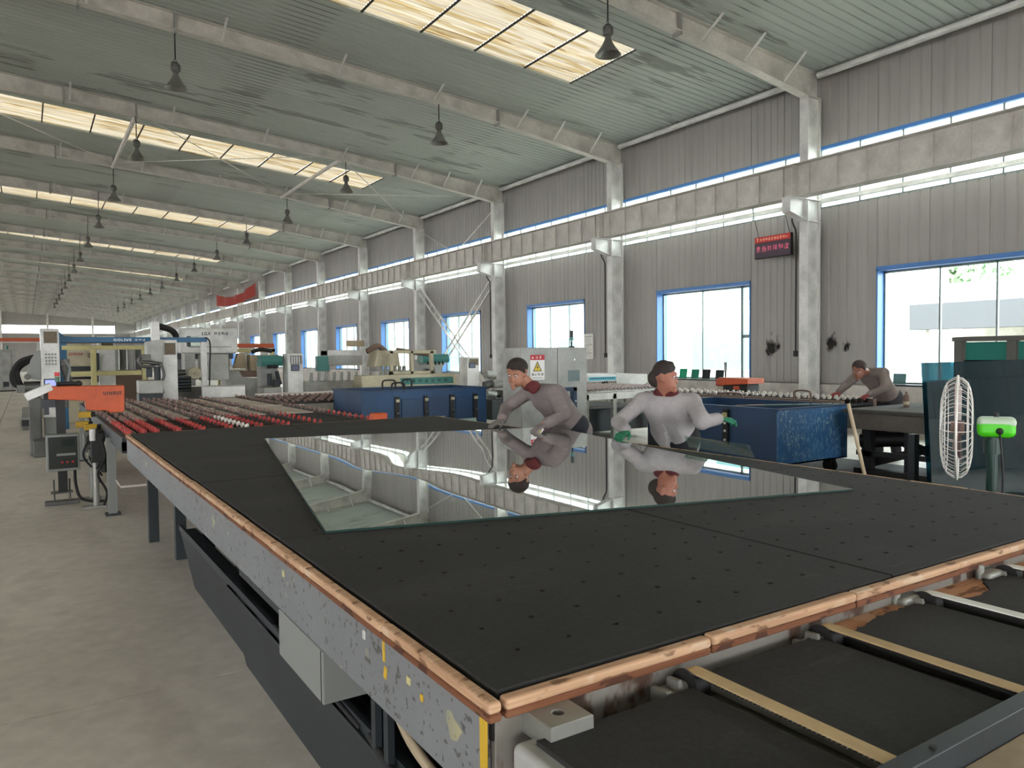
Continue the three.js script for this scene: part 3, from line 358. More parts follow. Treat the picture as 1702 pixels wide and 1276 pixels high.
// orange control post
{
  const z = -9.72, t = thing('control_post', 'black control post with an orange arm cover at the aisle side of the conveyor', 'machine control', [0.3, 0, z]);
  W(t, 'post', [BB(0.262, 0.14, z - 0.05, 0.352, 1.18, z + 0.05)], M.black);
  const arm = W(t, 'arm_cover', [ex([[0.2, 1.302], [0.925, 1.292], [0.92, 1.02], [0.905, 1.008], [0.78, 1.008], [0.76, 1.03], [0.56, 1.045], [0.545, 1.15], [0.2, 1.178]], 0.24, [0, 0, z], undefined, 0.008)], O, 'orange arm cover');
  decal(arm, 'lettering', 0.2, 0.055, [0.81, 1.22, z + 0.131], [0, 0, 0], letters('UINRUI', '', '#16060e', 256, 70, 66), 0.45);
  const bx = W(t, 'inverter_box', [RBB(0.155, 0.392, z + 0.02, 0.468, 0.79, z + 0.2, 0.012)], M.grey, 'grey inverter box with a smoked window');
  W(bx, 'window', [RBB(0.175, 0.42, z + 0.198, 0.448, 0.765, z + 0.206, 0.004)], mat(0x2a2e2c, 0.25)); W(bx, 'display', [BB(0.3, 0.66, z + 0.204, 0.42, 0.74, z + 0.209)], mat(0x1a2422, 0.2)); W(bx, 'terminal_row', [BB(0.25, 0.56, z + 0.204, 0.43, 0.585, z + 0.209)], M.grey); for (let i = 0; i < 3; i++) W(bx, 'push_button', [C(0.011, 0.011, 0.012, [0.3 + i * 0.05, 0.49, z + 0.21], [Math.PI / 2, 0, 0])], M.red);
  W(t, 'base_beam', [RBB(0.13, 0, z - 0.06, 0.46, 0.045, z + 0.06, 0.006)], M.iron); W(t, 'clamp_plate', [RBB(0.19, 0.128, z - 0.06, 0.4, 0.145, z + 0.06, 0.003)], M.iron); for (const x of [0.22, 0.37]) W(t, 'threaded_rod', [C(0.01, 0.01, 0.24, [x, 0.16, z])], M.iron);
  W(t, 'cable', [tube([[0.42, 0.4, z + 0.1], [0.425, 0.22, z + 0.12], [0.47, 0.07, z + 0.14], [0.58, 0.025, z + 0.15], [0.7, 0.022, z + 0.2]], 0.016)], M.rubber);
  W(t, 'panel_box', [RB(0.27, 0.085, 0.22, [0.11, 1.255, z + 0.02], [0, 0, 0.42], 0.012)], M.white, 'tilted pale grey operator panel'); W(t, 'panel_bracket', [BB(0.15, 1.0, z - 0.03, 0.2, 1.24, z + 0.03), BB(0.13, 1.08, z - 0.06, 0.26, 1.17, z + 0.06)], M.slate);
  const l = W(t, 'signal_lamp', [C(0.012, 0.012, 0.09, [0.285, 1.33, z]), C(0.03, 0.03, 0.02, [0.285, 1.3, z])], M.black); W(l, 'lamp_green', [C(0.022, 0.022, 0.06, [0.285, 1.385, z])], mat(0x0f5a40, 0.3)); W(l, 'lamp_red', [C(0.026, 0.024, 0.045, [0.285, 1.44, z])], M.red);
  W(t, 'sensor_barrel', [C(0.024, 0.024, 0.2, [0.38, 1.335, z], [0, 0, Math.PI / 2]), S(0.036, [0.49, 1.33, z])], M.black);
}
// edging machine: two towers, gantry beam and heads
const vent = canvasTex(64, 64, (g) => { g.fillStyle = '#5d564b'; g.fillRect(0, 0, 64, 64); for (let i = 0; i < 900; i++) { const b = hash(i, 3, 8) * 60 | 0; g.fillStyle = `rgb(${84 + b},${74 + b * 0.8 | 0},${60 + b * 0.6 | 0})`; g.fillRect(hash(i, 1, 2) * 64, hash(i, 2, 5) * 64, 2, 2); } });
function tower(name, label, x0, x1, y0, y1, z, d, opt = {}) {
  const t = thing(name, label, 'edging machine', [(x0 + x1) / 2, 0, z - d / 2]), w = x1 - x0; const h = y1 - y0;
  W(t, 'cabinet', [RBB(x0, y0, z, x1, y1, z - d, 0.015)], M.white); W(t, 'pedestal', [RBB(x0 + 0.02, 0, z - 0.03, x1 - 0.02, y0, z - d + 0.02, 0.01)], M.grey);
  decal(t, 'vent_grille', w * 0.68, h * 0.13, [(x0 + x1) / 2 + w * 0.04, y1 - h * 0.1, z + 0.003], [0, 0, 0], vent, 0.7); W(t, 'vent_frame', [[-1, 1].map((s) => BB((x0 + x1) / 2 + w * 0.04 + s * w * 0.35 - 0.005, y1 - h * 0.17, z, (x0 + x1) / 2 + w * 0.04 + s * w * 0.35 + 0.005, y1 - h * 0.03, z + 0.012))], M.grey);
  if (opt.keys) { const [kx, ky, kw, kh] = opt.keys; for (let r = 0; r < 4; r++) for (let c = 0; c < 4; c++) if (r || c % 2 === 0 || 1) W(t, 'push_button', [C(kw / 11, kw / 11, 0.02, [kx + (c + 0.5) * kw / 4, ky - (r + 0.5) * kh / 4, z + 0.01], [Math.PI / 2, 0, 0], 10)], opt.dark ? M.white : M.grey); if (opt.dark) W(t, 'key_panel', [BB(kx - 0.01, ky - kh - 0.01, z, kx + kw + 0.01, ky + 0.01, z + 0.006)], mat(0x55525a, 0.5)); }
  if (opt.screen) { const [sx, sy, sw, sh] = opt.screen; W(t, 'screen_frame', [RBB(sx - 0.02, sy - sh - 0.02, z, sx + sw + 0.02, sy + 0.02, z + 0.015, 0.004)], M.slate); W(t, 'screen', [BB(sx, sy - sh, z + 0.012, sx + sw, sy, z + 0.018)], opt.dim ? mat(0x5c6078, 0.25) : mat(0x8a93d8, 0.25, 0, { emissive: 0x7c86d8, emissiveIntensity: 0.08 })); }
  return t;
}
{
  const a = tower('edger_tower', 'tall cream control tower with a blue screen behind the orange arm', 0.215, 0.49, 0.62, 2.13, -15, 0.5, { keys: [0.27, 1.72, 0.18, 0.22], screen: [0.265, 1.26, 0.17, 0.11] });
  for (let i = 0; i < 3; i++) W(a, 'rotary_switch', [C(0.014, 0.014, 0.02, [0.27 + i * 0.07, 1.06, -14.99], [Math.PI / 2, 0, 0], 10)], M.grey);
  W(a, 'spindle_group', [C(0.05, 0.06, 0.3, [0.58, 1.35, -15.1], [0.2, 0, 0.3]), C(0.04, 0.04, 0.3, [0.6, 1.15, -15.05]), RB(0.13, 0.12, 0.12, [0.57, 1.55, -15.1]), C(0.035, 0.045, 0.35, [0.56, 0.95, -15.1])], M.iron); W(a, 'drain_hose', [tube([[0.56, 1.6, -15], [0.63, 1.45, -14.95], [0.6, 1.25, -14.95], [0.63, 1.0, -15]], 0.02)], M.grey);
  W(a, 'side_hood', [ex([[0.0, 1.3], [0.2, 1.27], [0.21, 1.76], [0.16, 1.74], [0.08, 1.6]], 0.3, [0, 0, -15.2], undefined, 0.01)], M.grey, 'grey side hood'); W(a, 'side_motor', [C(0.1, 0.1, 0.24, [0.08, 1.14, -15.2], [0, 0, Math.PI / 2]), RB(0.12, 0.14, 0.2, [-0.08, 1.12, -15.2]), C(0.05, 0.05, 0.14, [0.02, 1.32, -15.05], [Math.PI / 2, 0, 0])], M.iron);
  W(a, 'machine_foot', [RBB(0.02, 0, -14.9, 0.2, 0.98, -15.5, 0.02), RBB(0.06, 0, -14.6, 0.42, 0.28, -15.2, 0.02)], M.iron);
  for (const k of [0, 1, 2]) W(a, 'vacuum_hose', [tube([[0.12, 1.66 - k * 0.02, -15.15], [-0.08, 1.58 - k * 0.05, -15.2 - k * 0.05], [-0.2 + k * 0.04, 1.38, -15.2], [-0.18 + k * 0.05, 1.2, -15.2], [-0.02, 1.1 + k * 0.02, -15.2]], 0.035, 20)], M.rubber);
  const c = tower('edger_tower', 'cream tower with a square vent right of the green conveyor frame', 2.08, 2.34, 0.3, 1.94, -15, 0.5);
  W(c, 'head_box', [ex([[1.84, 1.9], [2.08, 1.94], [2.08, 1.53], [1.88, 1.53], [1.84, 1.6]], 0.4, [0, 0, -15.1], undefined, 0.008)], M.casing, 'grey-green head box'); W(c, 'lift_post', [RBB(1.935, 1.9, -15.1, 2.07, 2.27, -15.25, 0.01)], M.white);
  W(c, 'grinding_arm', [rod([1.72, 1.55, -14.85], [2.06, 1.5, -14.85], 0.035), tube([[1.8, 1.66, -14.85], [1.69, 1.6, -14.85], [1.72, 1.48, -14.85], [1.95, 1.46, -14.85]], 0.03), RB(0.14, 0.12, 0.14, [1.8, 1.62, -14.85])], M.iron); W(c, 'spindle_motor', [C(0.055, 0.055, 0.28, [1.98, 1.32, -14.85]), RB(0.1, 0.16, 0.1, [1.85, 1.35, -14.9])], M.slate); W(c, 'drain_hose', [tube([[2.04, 1.5, -14.8], [2.08, 1.3, -14.78], [2.03, 1.15, -14.78], [2.06, 0.98, -14.8]], 0.025)], M.iron); W(c, 'splash_tray', [RBB(1.66, 0.98, -14.7, 2.05, 1.22, -15.1, 0.02)], M.alu); W(c, 'tray_base', [BB(1.66, 0, -14.75, 2.05, 0.98, -15.1)], M.slate);
  const g = thing('gantry_beam', 'blue gantry beam with white lettering and a pale end post across the edging line', 'gantry', [1.67, 0, -15.6], 0);
  const bm = W(g, 'beam', [RBB(0.5, 1.905, -15.55, 2.97, 2.0, -15.67, 0.006), ex([[0.46, 2.15], [0.58, 2.02], [0.75, 2.0], [0.46, 1.9]], 0.1, [0, 0, -15.61])], M.blueBeam); decal(bm, 'lettering', 0.56, 0.06, [1.62, 1.952, -15.546], [0, 0, 0], letters('GOLIVE', '#1f5a80', '#cfe0ea', 300, 44, 46, 'bold', (q) => { glyph(q, 196, 8, 28, 'li', 4); glyph(q, 230, 8, 28, 'zhi', 4); glyph(q, 264, 8, 28, 'zao', 4); }));
  W(g, 'end_post', [RBB(2.86, 0, -15.55, 2.96, 1.92, -15.67, 0.006)], M.white); W(g, 'rear_post', [BB(0.48, 0, -15.56, 0.54, 1.92, -15.66)], M.blueBeam); W(g, 'cable', [tube([[2.93, 2.0, -15.53], [3.0, 1.95, -15.53], [3.0, 1.4, -15.53], [2.98, 0.9, -15.53]], 0.014)], M.rubber);
}
// second edger line, gantry and guard fence farther back
{
  const g = thing('gantry_beam', 'lower dark blue gantry beam farther back, behind the yellow fence', 'gantry', [1.6, 0, -20.2]);
  const bm = W(g, 'beam', [RBB(0.7, 1.98, -20.15, 3.0, 2.1, -20.3, 0.006)], mat(0x174862, 0.5)); decal(bm, 'lettering', 0.3, 0.05, [1.42, 2.04, -20.146], [0, 0, 0], letters('GOLIVE', '#174862', '#c9d6de', 220, 44, 46)); W(g, 'post', [BB(0.7, 0, -20.18, 0.8, 1.98, -20.28)], M.blueBeam); W(g, 'post', [BB(2.9, 0, -20.18, 3.0, 1.98, -20.28)], M.blueBeam);
  const f = thing('guard_fence', 'pale yellow guard fence of flat bars across the edging line', 'fence', [1.45, 0, -19]); W(f, 'top_rail', [RBB(0.5, 1.81, -18.96, 2.33, 1.9, -19.02, 0.006)], M.paleYellow); W(f, 'bottom_rail', [RBB(0.5, 1.24, -18.96, 2.2, 1.34, -19.02, 0.006)], M.paleYellow); W(f, 'post', [RBB(1.2, 0, -18.955, 1.31, 1.85, -19.04, 0.006)], M.paleYellow); W(f, 'post', [RBB(2.22, 0, -18.96, 2.3, 1.85, -19.04, 0.006)], M.paleYellow); W(f, 'post', [RBB(0.5, 0, -18.96, 0.58, 1.85, -19.04, 0.006)], M.paleYellow);
  const j = thing('edging_machine', 'cream edging machine with red lettering behind the yellow fence', 'edging machine', [1.06, 0, -22.3]); const cb = W(j, 'cover', [RBB(0.66, 1.42, -22, 1.42, 2.0, -22.6, 0.03)], M.beige); decal(cb, 'lettering', 0.42, 0.09, [1.1, 1.74, -21.996], [0, 0, 0], letters('JUNYA', '#cdc4a9', '#a32a34', 220, 52, 54, 'italic bold')); W(j, 'slot', [BB(0.66, 1.3, -22.02, 1.42, 1.42, -22.6)], M.slate); W(j, 'lower_body', [RBB(0.66, 0, -22, 1.42, 1.3, -22.6, 0.02)], M.beige); W(j, 'conveyor_slot', [BB(0.8, 1.1, -21.98, 1.4, 1.16, -22.02)], M.black); W(j, 'lamp_box', [C(0.05, 0.05, 0.12, [1.38, 1.7, -21.96])], M.brown);
  const m = tower('edger_tower', 'middle cream tower seen between the fence bars', 1.5, 1.86, 0.5, 2.16, -21, 0.5); W(m, 'spindle_motor', [RB(0.12, 0.4, 0.14, [1.44, 1.55, -20.9]), C(0.06, 0.06, 0.3, [1.42, 1.2, -20.9])], M.slate);
  const k = thing('edging_machine', 'grey machine with upright cylinders right of the middle tower', 'edging machine', [2.35, 0, -23]); for (let i = 0; i < 4; i++) W(k, 'cylinder', [C(0.08, 0.08, 0.62, [2.02 + i * 0.19, 1.62, -22.9])], i % 2 ? M.iron : M.casing); W(k, 'base', [RBB(1.95, 0, -22.8, 2.8, 1.3, -23.3, 0.02)], M.brown); W(k, 'top_beam', [RBB(1.9, 1.93, -22.85, 2.8, 2.02, -23.1, 0.01)], M.casing);
  const e = thing('electric_cabinet', 'tall pale grey cabinet at the far left side of the aisle', 'cabinet', [-0.95, 0, -47]); W(e, 'body', [RBB(-1.75, 0.06, -46.6, -0.45, 2.15, -47.4, 0.03)], M.casing); W(e, 'plinth', [BB(-1.72, 0, -46.65, -0.48, 0.06, -47.3)], M.black); W(e, 'door_gap', [BB(-0.62, 0.1, -46.59, -0.6, 2.1, -46.61)], M.slate); W(e, 'vent', [RBB(-1.0, 0.25, -46.58, -0.75, 0.5, -46.61, 0.01)], M.slate); W(e, 'beacon', [C(0.06, 0.06, 0.2, [-0.8, 2.26, -47])], M.teal);
  const s = thing('step_platform', 'low dark step platform on the floor beside the aisle', 'platform', [0.0, 0, -21.5]); W(s, 'deck', [RBB(-0.12, 0.24, -20.4, 0.13, 0.3, -25, 0.01)], M.grey); W(s, 'skirt', [BB(-0.12, 0.1, -20.4, 0.13, 0.24, -25)], M.black); W(s, 'foot', [BB(-0.1, 0, -20.45, 0.11, 0.1, -24.9)], M.iron);
  for (const [lb, x0, x1, z, y] of [['long orange crane rail at the far left', -9, 0.55, -34, 2.36], ['orange crane rail across the middle distance', 0.9, 3.7, -26, 2.14], ['orange crane rail in front of the far windows at right', 5.4, 6.55, -24, 1.96]]) { const o = thing('crane_rail', lb, 'rail', [(x0 + x1) / 2, 0, z]); W(o, 'rail', [RBB(x0, y - 0.06, z - 0.05, x1, y + 0.07, z + 0.05, 0.01)], O); W(o, 'lower_flange', [BB(x0, y - 0.11, z - 0.07, x1, y - 0.07, z + 0.07)], M.white); W(o, 'post', [BB(x0 + 0.1, 0, z - 0.05, x0 + 0.18, y - 0.1, z + 0.05)], M.white); W(o, 'post', [BB(x1 - 0.18, 0, z - 0.05, x1 - 0.1, y - 0.1, z + 0.05)], M.white); }
}
// machines to the right of the gantry
{
  const l = thing('drill_hood', 'long white machine hood with black lettering above the conveyors', 'machine', [3.5, 0, -18.4]); const hd = W(l, 'hood', [RBB(2.86, 1.7, -18, 4.1, 2.27, -18.8, 0.05, 3)], M.white); decal(hd, 'lettering', 0.62, 0.1, [3.62, 2.15, -17.997], [0, 0, 0], letters('LGX', '#dcdcd4', '#2c2c30', 340, 54, 56, 'bold', (q) => ['chuang', 'li', 'zhi', 'zao'].forEach((n, i) => glyph(q, 150 + i * 44, 8, 36, n, 5)))); W(hd, 'window', [RBB(3.02, 1.87, -17.985, 3.26, 2.08, -18.01, 0.01)], mat(0x9fb29c, 0.2), 'small green-grey window'); W(hd, 'window_edge', [RBB(3.01, 1.86, -17.98, 3.09, 2.09, -18.01, 0.01)], M.slate); W(hd, 'trim_line', [BB(3.05, 1.845, -17.99, 3.95, 1.855, -18.01)], M.slate);
  W(l, 'under_beam', [BB(2.7, 1.58, -18.05, 4.0, 1.71, -18.7)], M.slate); for (const x of [2.95, 3.95]) W(l, 'column', [BB(x - 0.06, 0, -18.5, x + 0.06, 1.6, -18.7)], M.grey); W(l, 'cable_chain', [tube([[2.3, 2.3, -17.6], [2.55, 2.26, -17.8], [2.75, 2.18, -18.05], [2.82, 2.05, -18.1]], 0.07, 20)], M.black);
  const d = thing('grinder', 'grey grinding unit with a round cream wheel beside the gantry post', 'machine', [2.75, 0, -16.3]); W(d, 'disc', [lathe([[0.03, -0.03], [0.11, -0.035], [0.13, 0], [0.11, 0.035], [0.03, 0.03]], undefined, 24).applyMatrix4(new THREE.Matrix4().makeRotationX(1.35)).translate(2.8, 1.3, -15.95)], M.beige); W(d, 'housing', [RBB(2.66, 1.05, -16.2, 2.86, 1.7, -16.6, 0.02), RBB(2.98, 1.15, -16.2, 3.5, 1.68, -16.6, 0.02)], M.casing); W(d, 'motor', [C(0.07, 0.07, 0.3, [2.56, 1.16, -15.9], [0, 0, Math.PI / 2]), C(0.06, 0.06, 0.25, [2.5, 1.32, -15.95], [0, 0, Math.PI / 2])], M.iron); W(d, 'roller_bank', [...Array(5).keys()].map((i) => C(0.03, 0.03, 0.4, [2.5, 0.98 + i * 0.06, -15.8], [0, 0, Math.PI / 2]))).material = M.slate; W(d, 'base', [RBB(2.4, 0, -15.8, 3.4, 1.02, -16.6, 0.02)], M.iron); W(d, 'gauge', [C(0.04, 0.04, 0.03, [3.05, 1.48, -16.18], [Math.PI / 2, 0, 0])], M.blueBeam);
  const y = thing('guard_fence', 'yellow guard fence with two upright posts under the white hood', 'fence', [4.5, 0, -19]); W(y, 'post', [RBB(3.85, 0, -18.95, 3.96, 1.82, -19.05, 0.006)], M.paleYellow); W(y, 'post', [RBB(3.99, 0, -18.95, 4.06, 1.82, -19.05, 0.006)], M.yellow); W(y, 'post', [RBB(5.1, 0, -18.95, 5.2, 1.82, -19.05, 0.006)], M.paleYellow); W(y, 'top_rail', [RBB(3.85, 1.73, -18.95, 5.2, 1.82, -19.05, 0.006)], M.paleYellow); W(y, 'bottom_rail', [RBB(4.06, 1.21, -18.95, 5.1, 1.31, -19.05, 0.006)], M.paleYellow);
  const b = thing('edging_machine', 'grey-white machine body with a stepped top behind the wheel conveyor', 'edging machine', [4.2, 0, -17.5]); W(b, 'lower_body', [ex([[3.7, 0], [4.55, 0], [4.55, 0.98], [4.5, 1.1], [4.05, 1.16], [3.98, 1.3], [3.7, 1.32]], 0.5, [0, 0, -17.7], undefined, 0.012)], M.casing); W(b, 'head', [RBB(4.35, 1.3, -17.9, 4.75, 1.66, -18.3, 0.02), ex([[4.0, 1.36], [4.28, 1.36], [4.25, 1.7], [4.1, 1.7]], 0.2, [0, 0, -18.1])], M.tan); W(b, 'dark_slot', [BB(3.98, 1.16, -17.75, 4.7, 1.3, -18.2)], M.brown); W(b, 'black_arm', [tube([[4.3, 1.72, -17.6], [4.5, 1.78, -17.6], [4.75, 1.74, -17.6]], 0.045)], M.black); for (let i = 0; i < 2; i++) W(b, 'slot_window', [BB(4.56 + i * 0.1, 1.34, -17.89, 4.6 + i * 0.1, 1.6, -17.91)], M.black);
  const c = thing('barrier_channel', 'low white steel channel between the conveyor and the machines', 'barrier', [3.02, 0, -14.5]); W(c, 'channel', [RBB(2.66, 0.86, -14.45, 3.4, 1.1, -14.49, 0.006), RBB(2.66, 1.08, -14.45, 3.4, 1.1, -14.6, 0.004), BB(2.66, 0.86, -14.45, 3.4, 0.88, -14.6)], M.white); for (const x of [2.7, 3.05, 3.36]) W(c, 'leg', [BB(x - 0.02, 0, -14.47, x + 0.02, 0.9, -14.55)], M.white);
  // edgers with teal brush hoods
  const hoods = [[4.36, 4.6, -16.55, 'left-hand edger with a teal hood beside the first keypad tower'], [8.95, 9.5, -18.1, 'far right edger with a teal hood beside the last tower']];
  hoods.forEach(([x0, x1, z, lb]) => { const o = thing('edging_machine', lb, 'edging machine', [(x0 + x1) / 2, 0, z]); W(o, 'body', [RBB(x0 - 0.05, 0, z - 0.1, x1 + 0.1, 0.95, z - 0.7, 0.02), RBB(x0 - 0.05, 0.95, z - 0.4, x1 + 0.1, 1.5, z - 0.7, 0.02)], M.casing); W(o, 'hood', [ex([[0, 1.42], [0.36, 1.42], [0.4, 1.5], [0.34, 1.62], [0.05, 1.64]], x1 - x0 + 0.2, [(x0 + x1) / 2, 0, z - 0.4], [0, -Math.PI / 2, 0], 0.01)], M.teal, 'teal brush hood'); for (let i = 0; i < 5; i++) W(o, 'brush_row', [C(0.025, 0.025, 0.08, [x0 + 0.03 + i * (x1 - x0) / 5, 1.4, z - 0.02])], M.black); W(o, 'spindle', [C(0.05, 0.05, 0.26, [x0 + 0.1, 1.12, z - 0.2]), RB(0.14, 0.16, 0.12, [x0 + 0.24, 1.04, z - 0.15]), C(0.04, 0.04, 0.3, [x0 + 0.3, 1.15, z - 0.22], [0, 0, 0.25])], M.slate); });
  tower('edger_tower', 'cream tower with a dark keypad left of the long blue crate', 4.76, 5.1, 0.35, 1.68, -16.4, 0.4, { keys: [4.83, 1.62, 0.21, 0.16], screen: [4.85, 1.42, 0.14, 0.1], dark: true, dim: true });
  tower('edger_tower', 'pale tower with a small blue screen above the right end of the blue crate', 9.2, 9.55, 0.35, 1.55, -16.4, 0.4, { screen: [9.27, 1.4, 0.14, 0.1], dim: true });
  const q = thing('edging_machine', 'wide machine with a pale cover and green control box behind the blue crate', 'edging machine', [6.3, 0, -18]); W(q, 'cover', [RBB(6.2, 1.38, -18, 7.1, 1.76, -18.5, 0.02)], M.casing); W(q, 'cover_top', [RBB(6.2, 1.62, -17.98, 7.1, 1.76, -18.5, 0.02)], M.white); W(q, 'control_box', [RBB(5.95, 1.25, -18.0, 6.25, 1.62, -18.2, 0.02)], M.teal); W(q, 'bed', [RBB(5.6, 0, -18.0, 7.2, 1.0, -18.6, 0.03)], M.casing); W(q, 'spindle_row', [...Array(7).keys()].map((i) => C(0.04, 0.045, 0.24, [5.8 + i * 0.19, 1.1, -18.05], [0.15, 0, 0]))).material = M.casing; W(q, 'notice', [RBB(6.75, 1.85, -18.1, 7.2, 2.0, -18.2, 0.01)], M.tan);
  const r = thing('edging_machine', 'long cream machine with teal lettering strip above the blue crate', 'edging machine', [7.9, 0, -17.3]); W(r, 'bed', [RBB(6.7, 0, -17, 9.2, 0.85, -17.6, 0.02)], M.beige); const cv = W(r, 'table_cover', [ex([[0, 0.85], [0.6, 0.85], [0.55, 1.12], [0.08, 1.12]], 2.5, [7.95, 0, -17.6], [0, -Math.PI / 2, 0], 0.02)], M.beige); W(cv, 'letter_strip', [B(1.45, 0.17, 0.004, [8.4, 0.98, -16.995], [-0.2, 0, 0])], M.teal); decal(cv, 'lettering', 1.35, 0.14, [8.4, 0.98, -16.99], [-0.2, 0, 0], letters('', '#6aa49e', '#1e4c4a', 400, 48, 30, 'bold', (g2) => ['ji', 'xie', 'zhi', 'zao', 'li', 'zhi', 'chuang'].forEach((n, i) => glyph(g2, 20 + i * 52, 9, 30, n, 5)))); W(r, 'hood', [ex([[7.2, 1.36], [7.85, 1.36], [7.8, 1.72], [7.3, 1.72]], 0.5, [0, 0, -17.7], undefined, 0.02)], M.beige); W(r, 'frame', [BB(7.5, 1.05, -17.2, 7.58, 1.72, -17.3), BB(8.05, 1.05, -17.2, 8.12, 1.72, -17.3), BB(8.6, 1.05, -17.2, 8.68, 1.72, -17.3), BB(7.4, 1.66, -17.2, 8.75, 1.74, -17.3), BB(7.5, 1.15, -17.2, 8.7, 1.22, -17.3)], M.beige); W(r, 'spindle_row', [...Array(6).keys()].map((i) => C(0.045, 0.05, 0.22, [7.3 + i * 0.12, 1.24, -17.3], [0.2, 0, 0]))).material = M.alu; W(r, 'exhaust_pipe', [rod([7.9, 1.75, -17.7], [8.9, 1.62, -17.7], 0.06), tube([[7.1, 1.72, -17.7], [7.4, 1.85, -17.7], [7.6, 1.72, -17.7]], 0.07)], M.brown);
  const k = thing('spare_motors', 'heap of bare grey motors and fittings by the column foot', 'machine parts', [9.9, 0, -16.2]); for (let i = 0; i < 7; i++) W(k, 'motor', [C(0.1, 0.1, 0.26, [9.75 + (i % 3) * 0.22, 0.12 + Math.floor(i / 3) * 0.24 + 0.5, -16.2 - (i % 2) * 0.1], [i, 0, 1.4])], i % 2 ? M.iron : M.alu); W(k, 'stand', [RBB(9.6, 0, -15.9, 10.4, 0.5, -16.5, 0.02)], M.slate);
}
// blue glass crates
function crate(name, label, x0, x1, y0, y1, z0, z1, fm) {
  const t = thing(name, label, 'crate', [(x0 + x1) / 2, 0, (z0 + z1) / 2]), e = 0.02; M.blueSide = M.blueSide || mat(0x1c4268, 0.45, 0, { map: T.soil });
  W(t, 'front_panel', [BB(x0, y0, z0, x1, y1, z0 - e)], fm, 'blue front panel'); W(t, 'side_panel', [BB(x0, y0, z0 - e, x0 + e, y1, z1)], M.blueSide); W(t, 'side_panel', [BB(x1 - e, y0, z0 - e, x1, y1, z1)], M.blueSide); W(t, 'back_panel', [BB(x0, y0, z1 + e, x1, y1, z1)], M.blueSide); W(t, 'floor_plate', [BB(x0, y0, z0, x1, y0 + e, z1)], M.navy);
  W(t, 'rim', [BB(x0 - 0.015, y1, z0 + 0.015, x1 + 0.015, y1 + 0.025, z0 - 0.03), BB(x0 - 0.015, y1, z1 + 0.03, x1 + 0.015, y1 + 0.025, z1 - 0.015), BB(x0 - 0.015, y1, z0, x0 + 0.03, y1 + 0.025, z1), BB(x1 - 0.03, y1, z0, x1 + 0.015, y1 + 0.025, z1)], M.blueSide);
  for (const [x, z] of [[x0 + 0.15, z0 - 0.15], [x1 - 0.15, z0 - 0.15], [x0 + 0.15, z1 + 0.15], [x1 - 0.15, z1 + 0.15]]) W(t, 'caster', [C(y0 / 2.1, y0 / 2.1, 0.05, [x, y0 / 2.1, z], [0, 0, Math.PI / 2]), BB(x - 0.04, y0 * 0.6, z - 0.04, x + 0.04, y0, z + 0.04)], M.rubber);
  return t;
}
const uBar = (t, a, b, y, h, m = M.black) => W(t, 'handle', [tube([[a[0], y, a[1]], [a[0], y + h - 0.02, a[1]], [a[0] + (b[0] - a[0]) * 0.1, y + h, a[1] + (b[1] - a[1]) * 0.1], [b[0] - (b[0] - a[0]) * 0.1, y + h, b[1] - (b[1] - a[1]) * 0.1], [b[0], y + h - 0.02, b[1]], [b[0], y, b[1]]], 0.014, 30, 6)], m);
{
  const t = crate('glass_crate', 'long blue steel crate with black straps behind the far corner of the black table', 3.92, 5.94, 0.2, 1.09, -10, -11.15, mat(0x1f4c78, 0.5, 0, { map: T.soil }));
  for (const [a, b] of [[4.41, 4.48], [4.875, 4.93], [5.3, 5.37], [5.7, 5.77]]) { const s = W(t, 'strap', [BB(a, 0.3, -9.975, b, 1.02, -10)], M.black); W(s, 'roller', [C(0.022, 0.022, 0.05, [(a + b) / 2, 0.96, -9.96], [0, 0, Math.PI / 2])], M.beige); W(s, 'roller', [C(0.022, 0.022, 0.05, [(a + b) / 2, 0.78, -9.96], [0, 0, Math.PI / 2])], M.iron); }
  W(t, 'raised_panel', [RBB(4.52, 0.3, -9.98, 4.85, 0.98, -10, 0.006), RBB(4.95, 0.3, -9.98, 5.28, 0.98, -10, 0.006), RBB(5.4, 0.3, -9.98, 5.68, 0.98, -10, 0.006)].slice(0, 1), M.blueSide); W(t, 'raised_panel', [RBB(4.95, 0.3, -9.98, 5.28, 0.98, -10, 0.006)], M.blueSide); W(t, 'raised_panel', [RBB(5.4, 0.3, -9.98, 5.68, 0.98, -10, 0.006)], M.blueSide);
  uBar(t, [4.38, -10.0], [4.57, -10.0], 1.08, 0.13); uBar(t, [4.62, -10.9], [4.83, -10.9], 1.08, 0.14); uBar(t, [5.05, -11.1], [5.2, -11.1], 1.08, 0.14); W(t, 'ledge', [RBB(4.6, 0.55, -9.72, 5.75, 0.58, -10, 0.005)], M.blueSide);
  const mint = new THREE.MeshPhysicalMaterial({ color: 0xb9d8d0, roughness: 0.1, transmission: 0.35, thickness: 0 });
  tag(obj('glass_strip', [RB(0.95, 0.06, 0.008, [5.2, 0.625, -9.85], [-0.35, 0, 0.02], 0.002)], mint), 'pale mint glass strip lying against the lower ledge of the long blue crate', 'glass strip'); tag(obj('glass_strip', [RB(0.35, 0.1, 0.008, [5.0, 0.65, -9.9], [-0.25, 0, 0.1], 0.002)], mint), 'short mint glass offcut behind the strip on the crate ledge', 'glass strip');
}
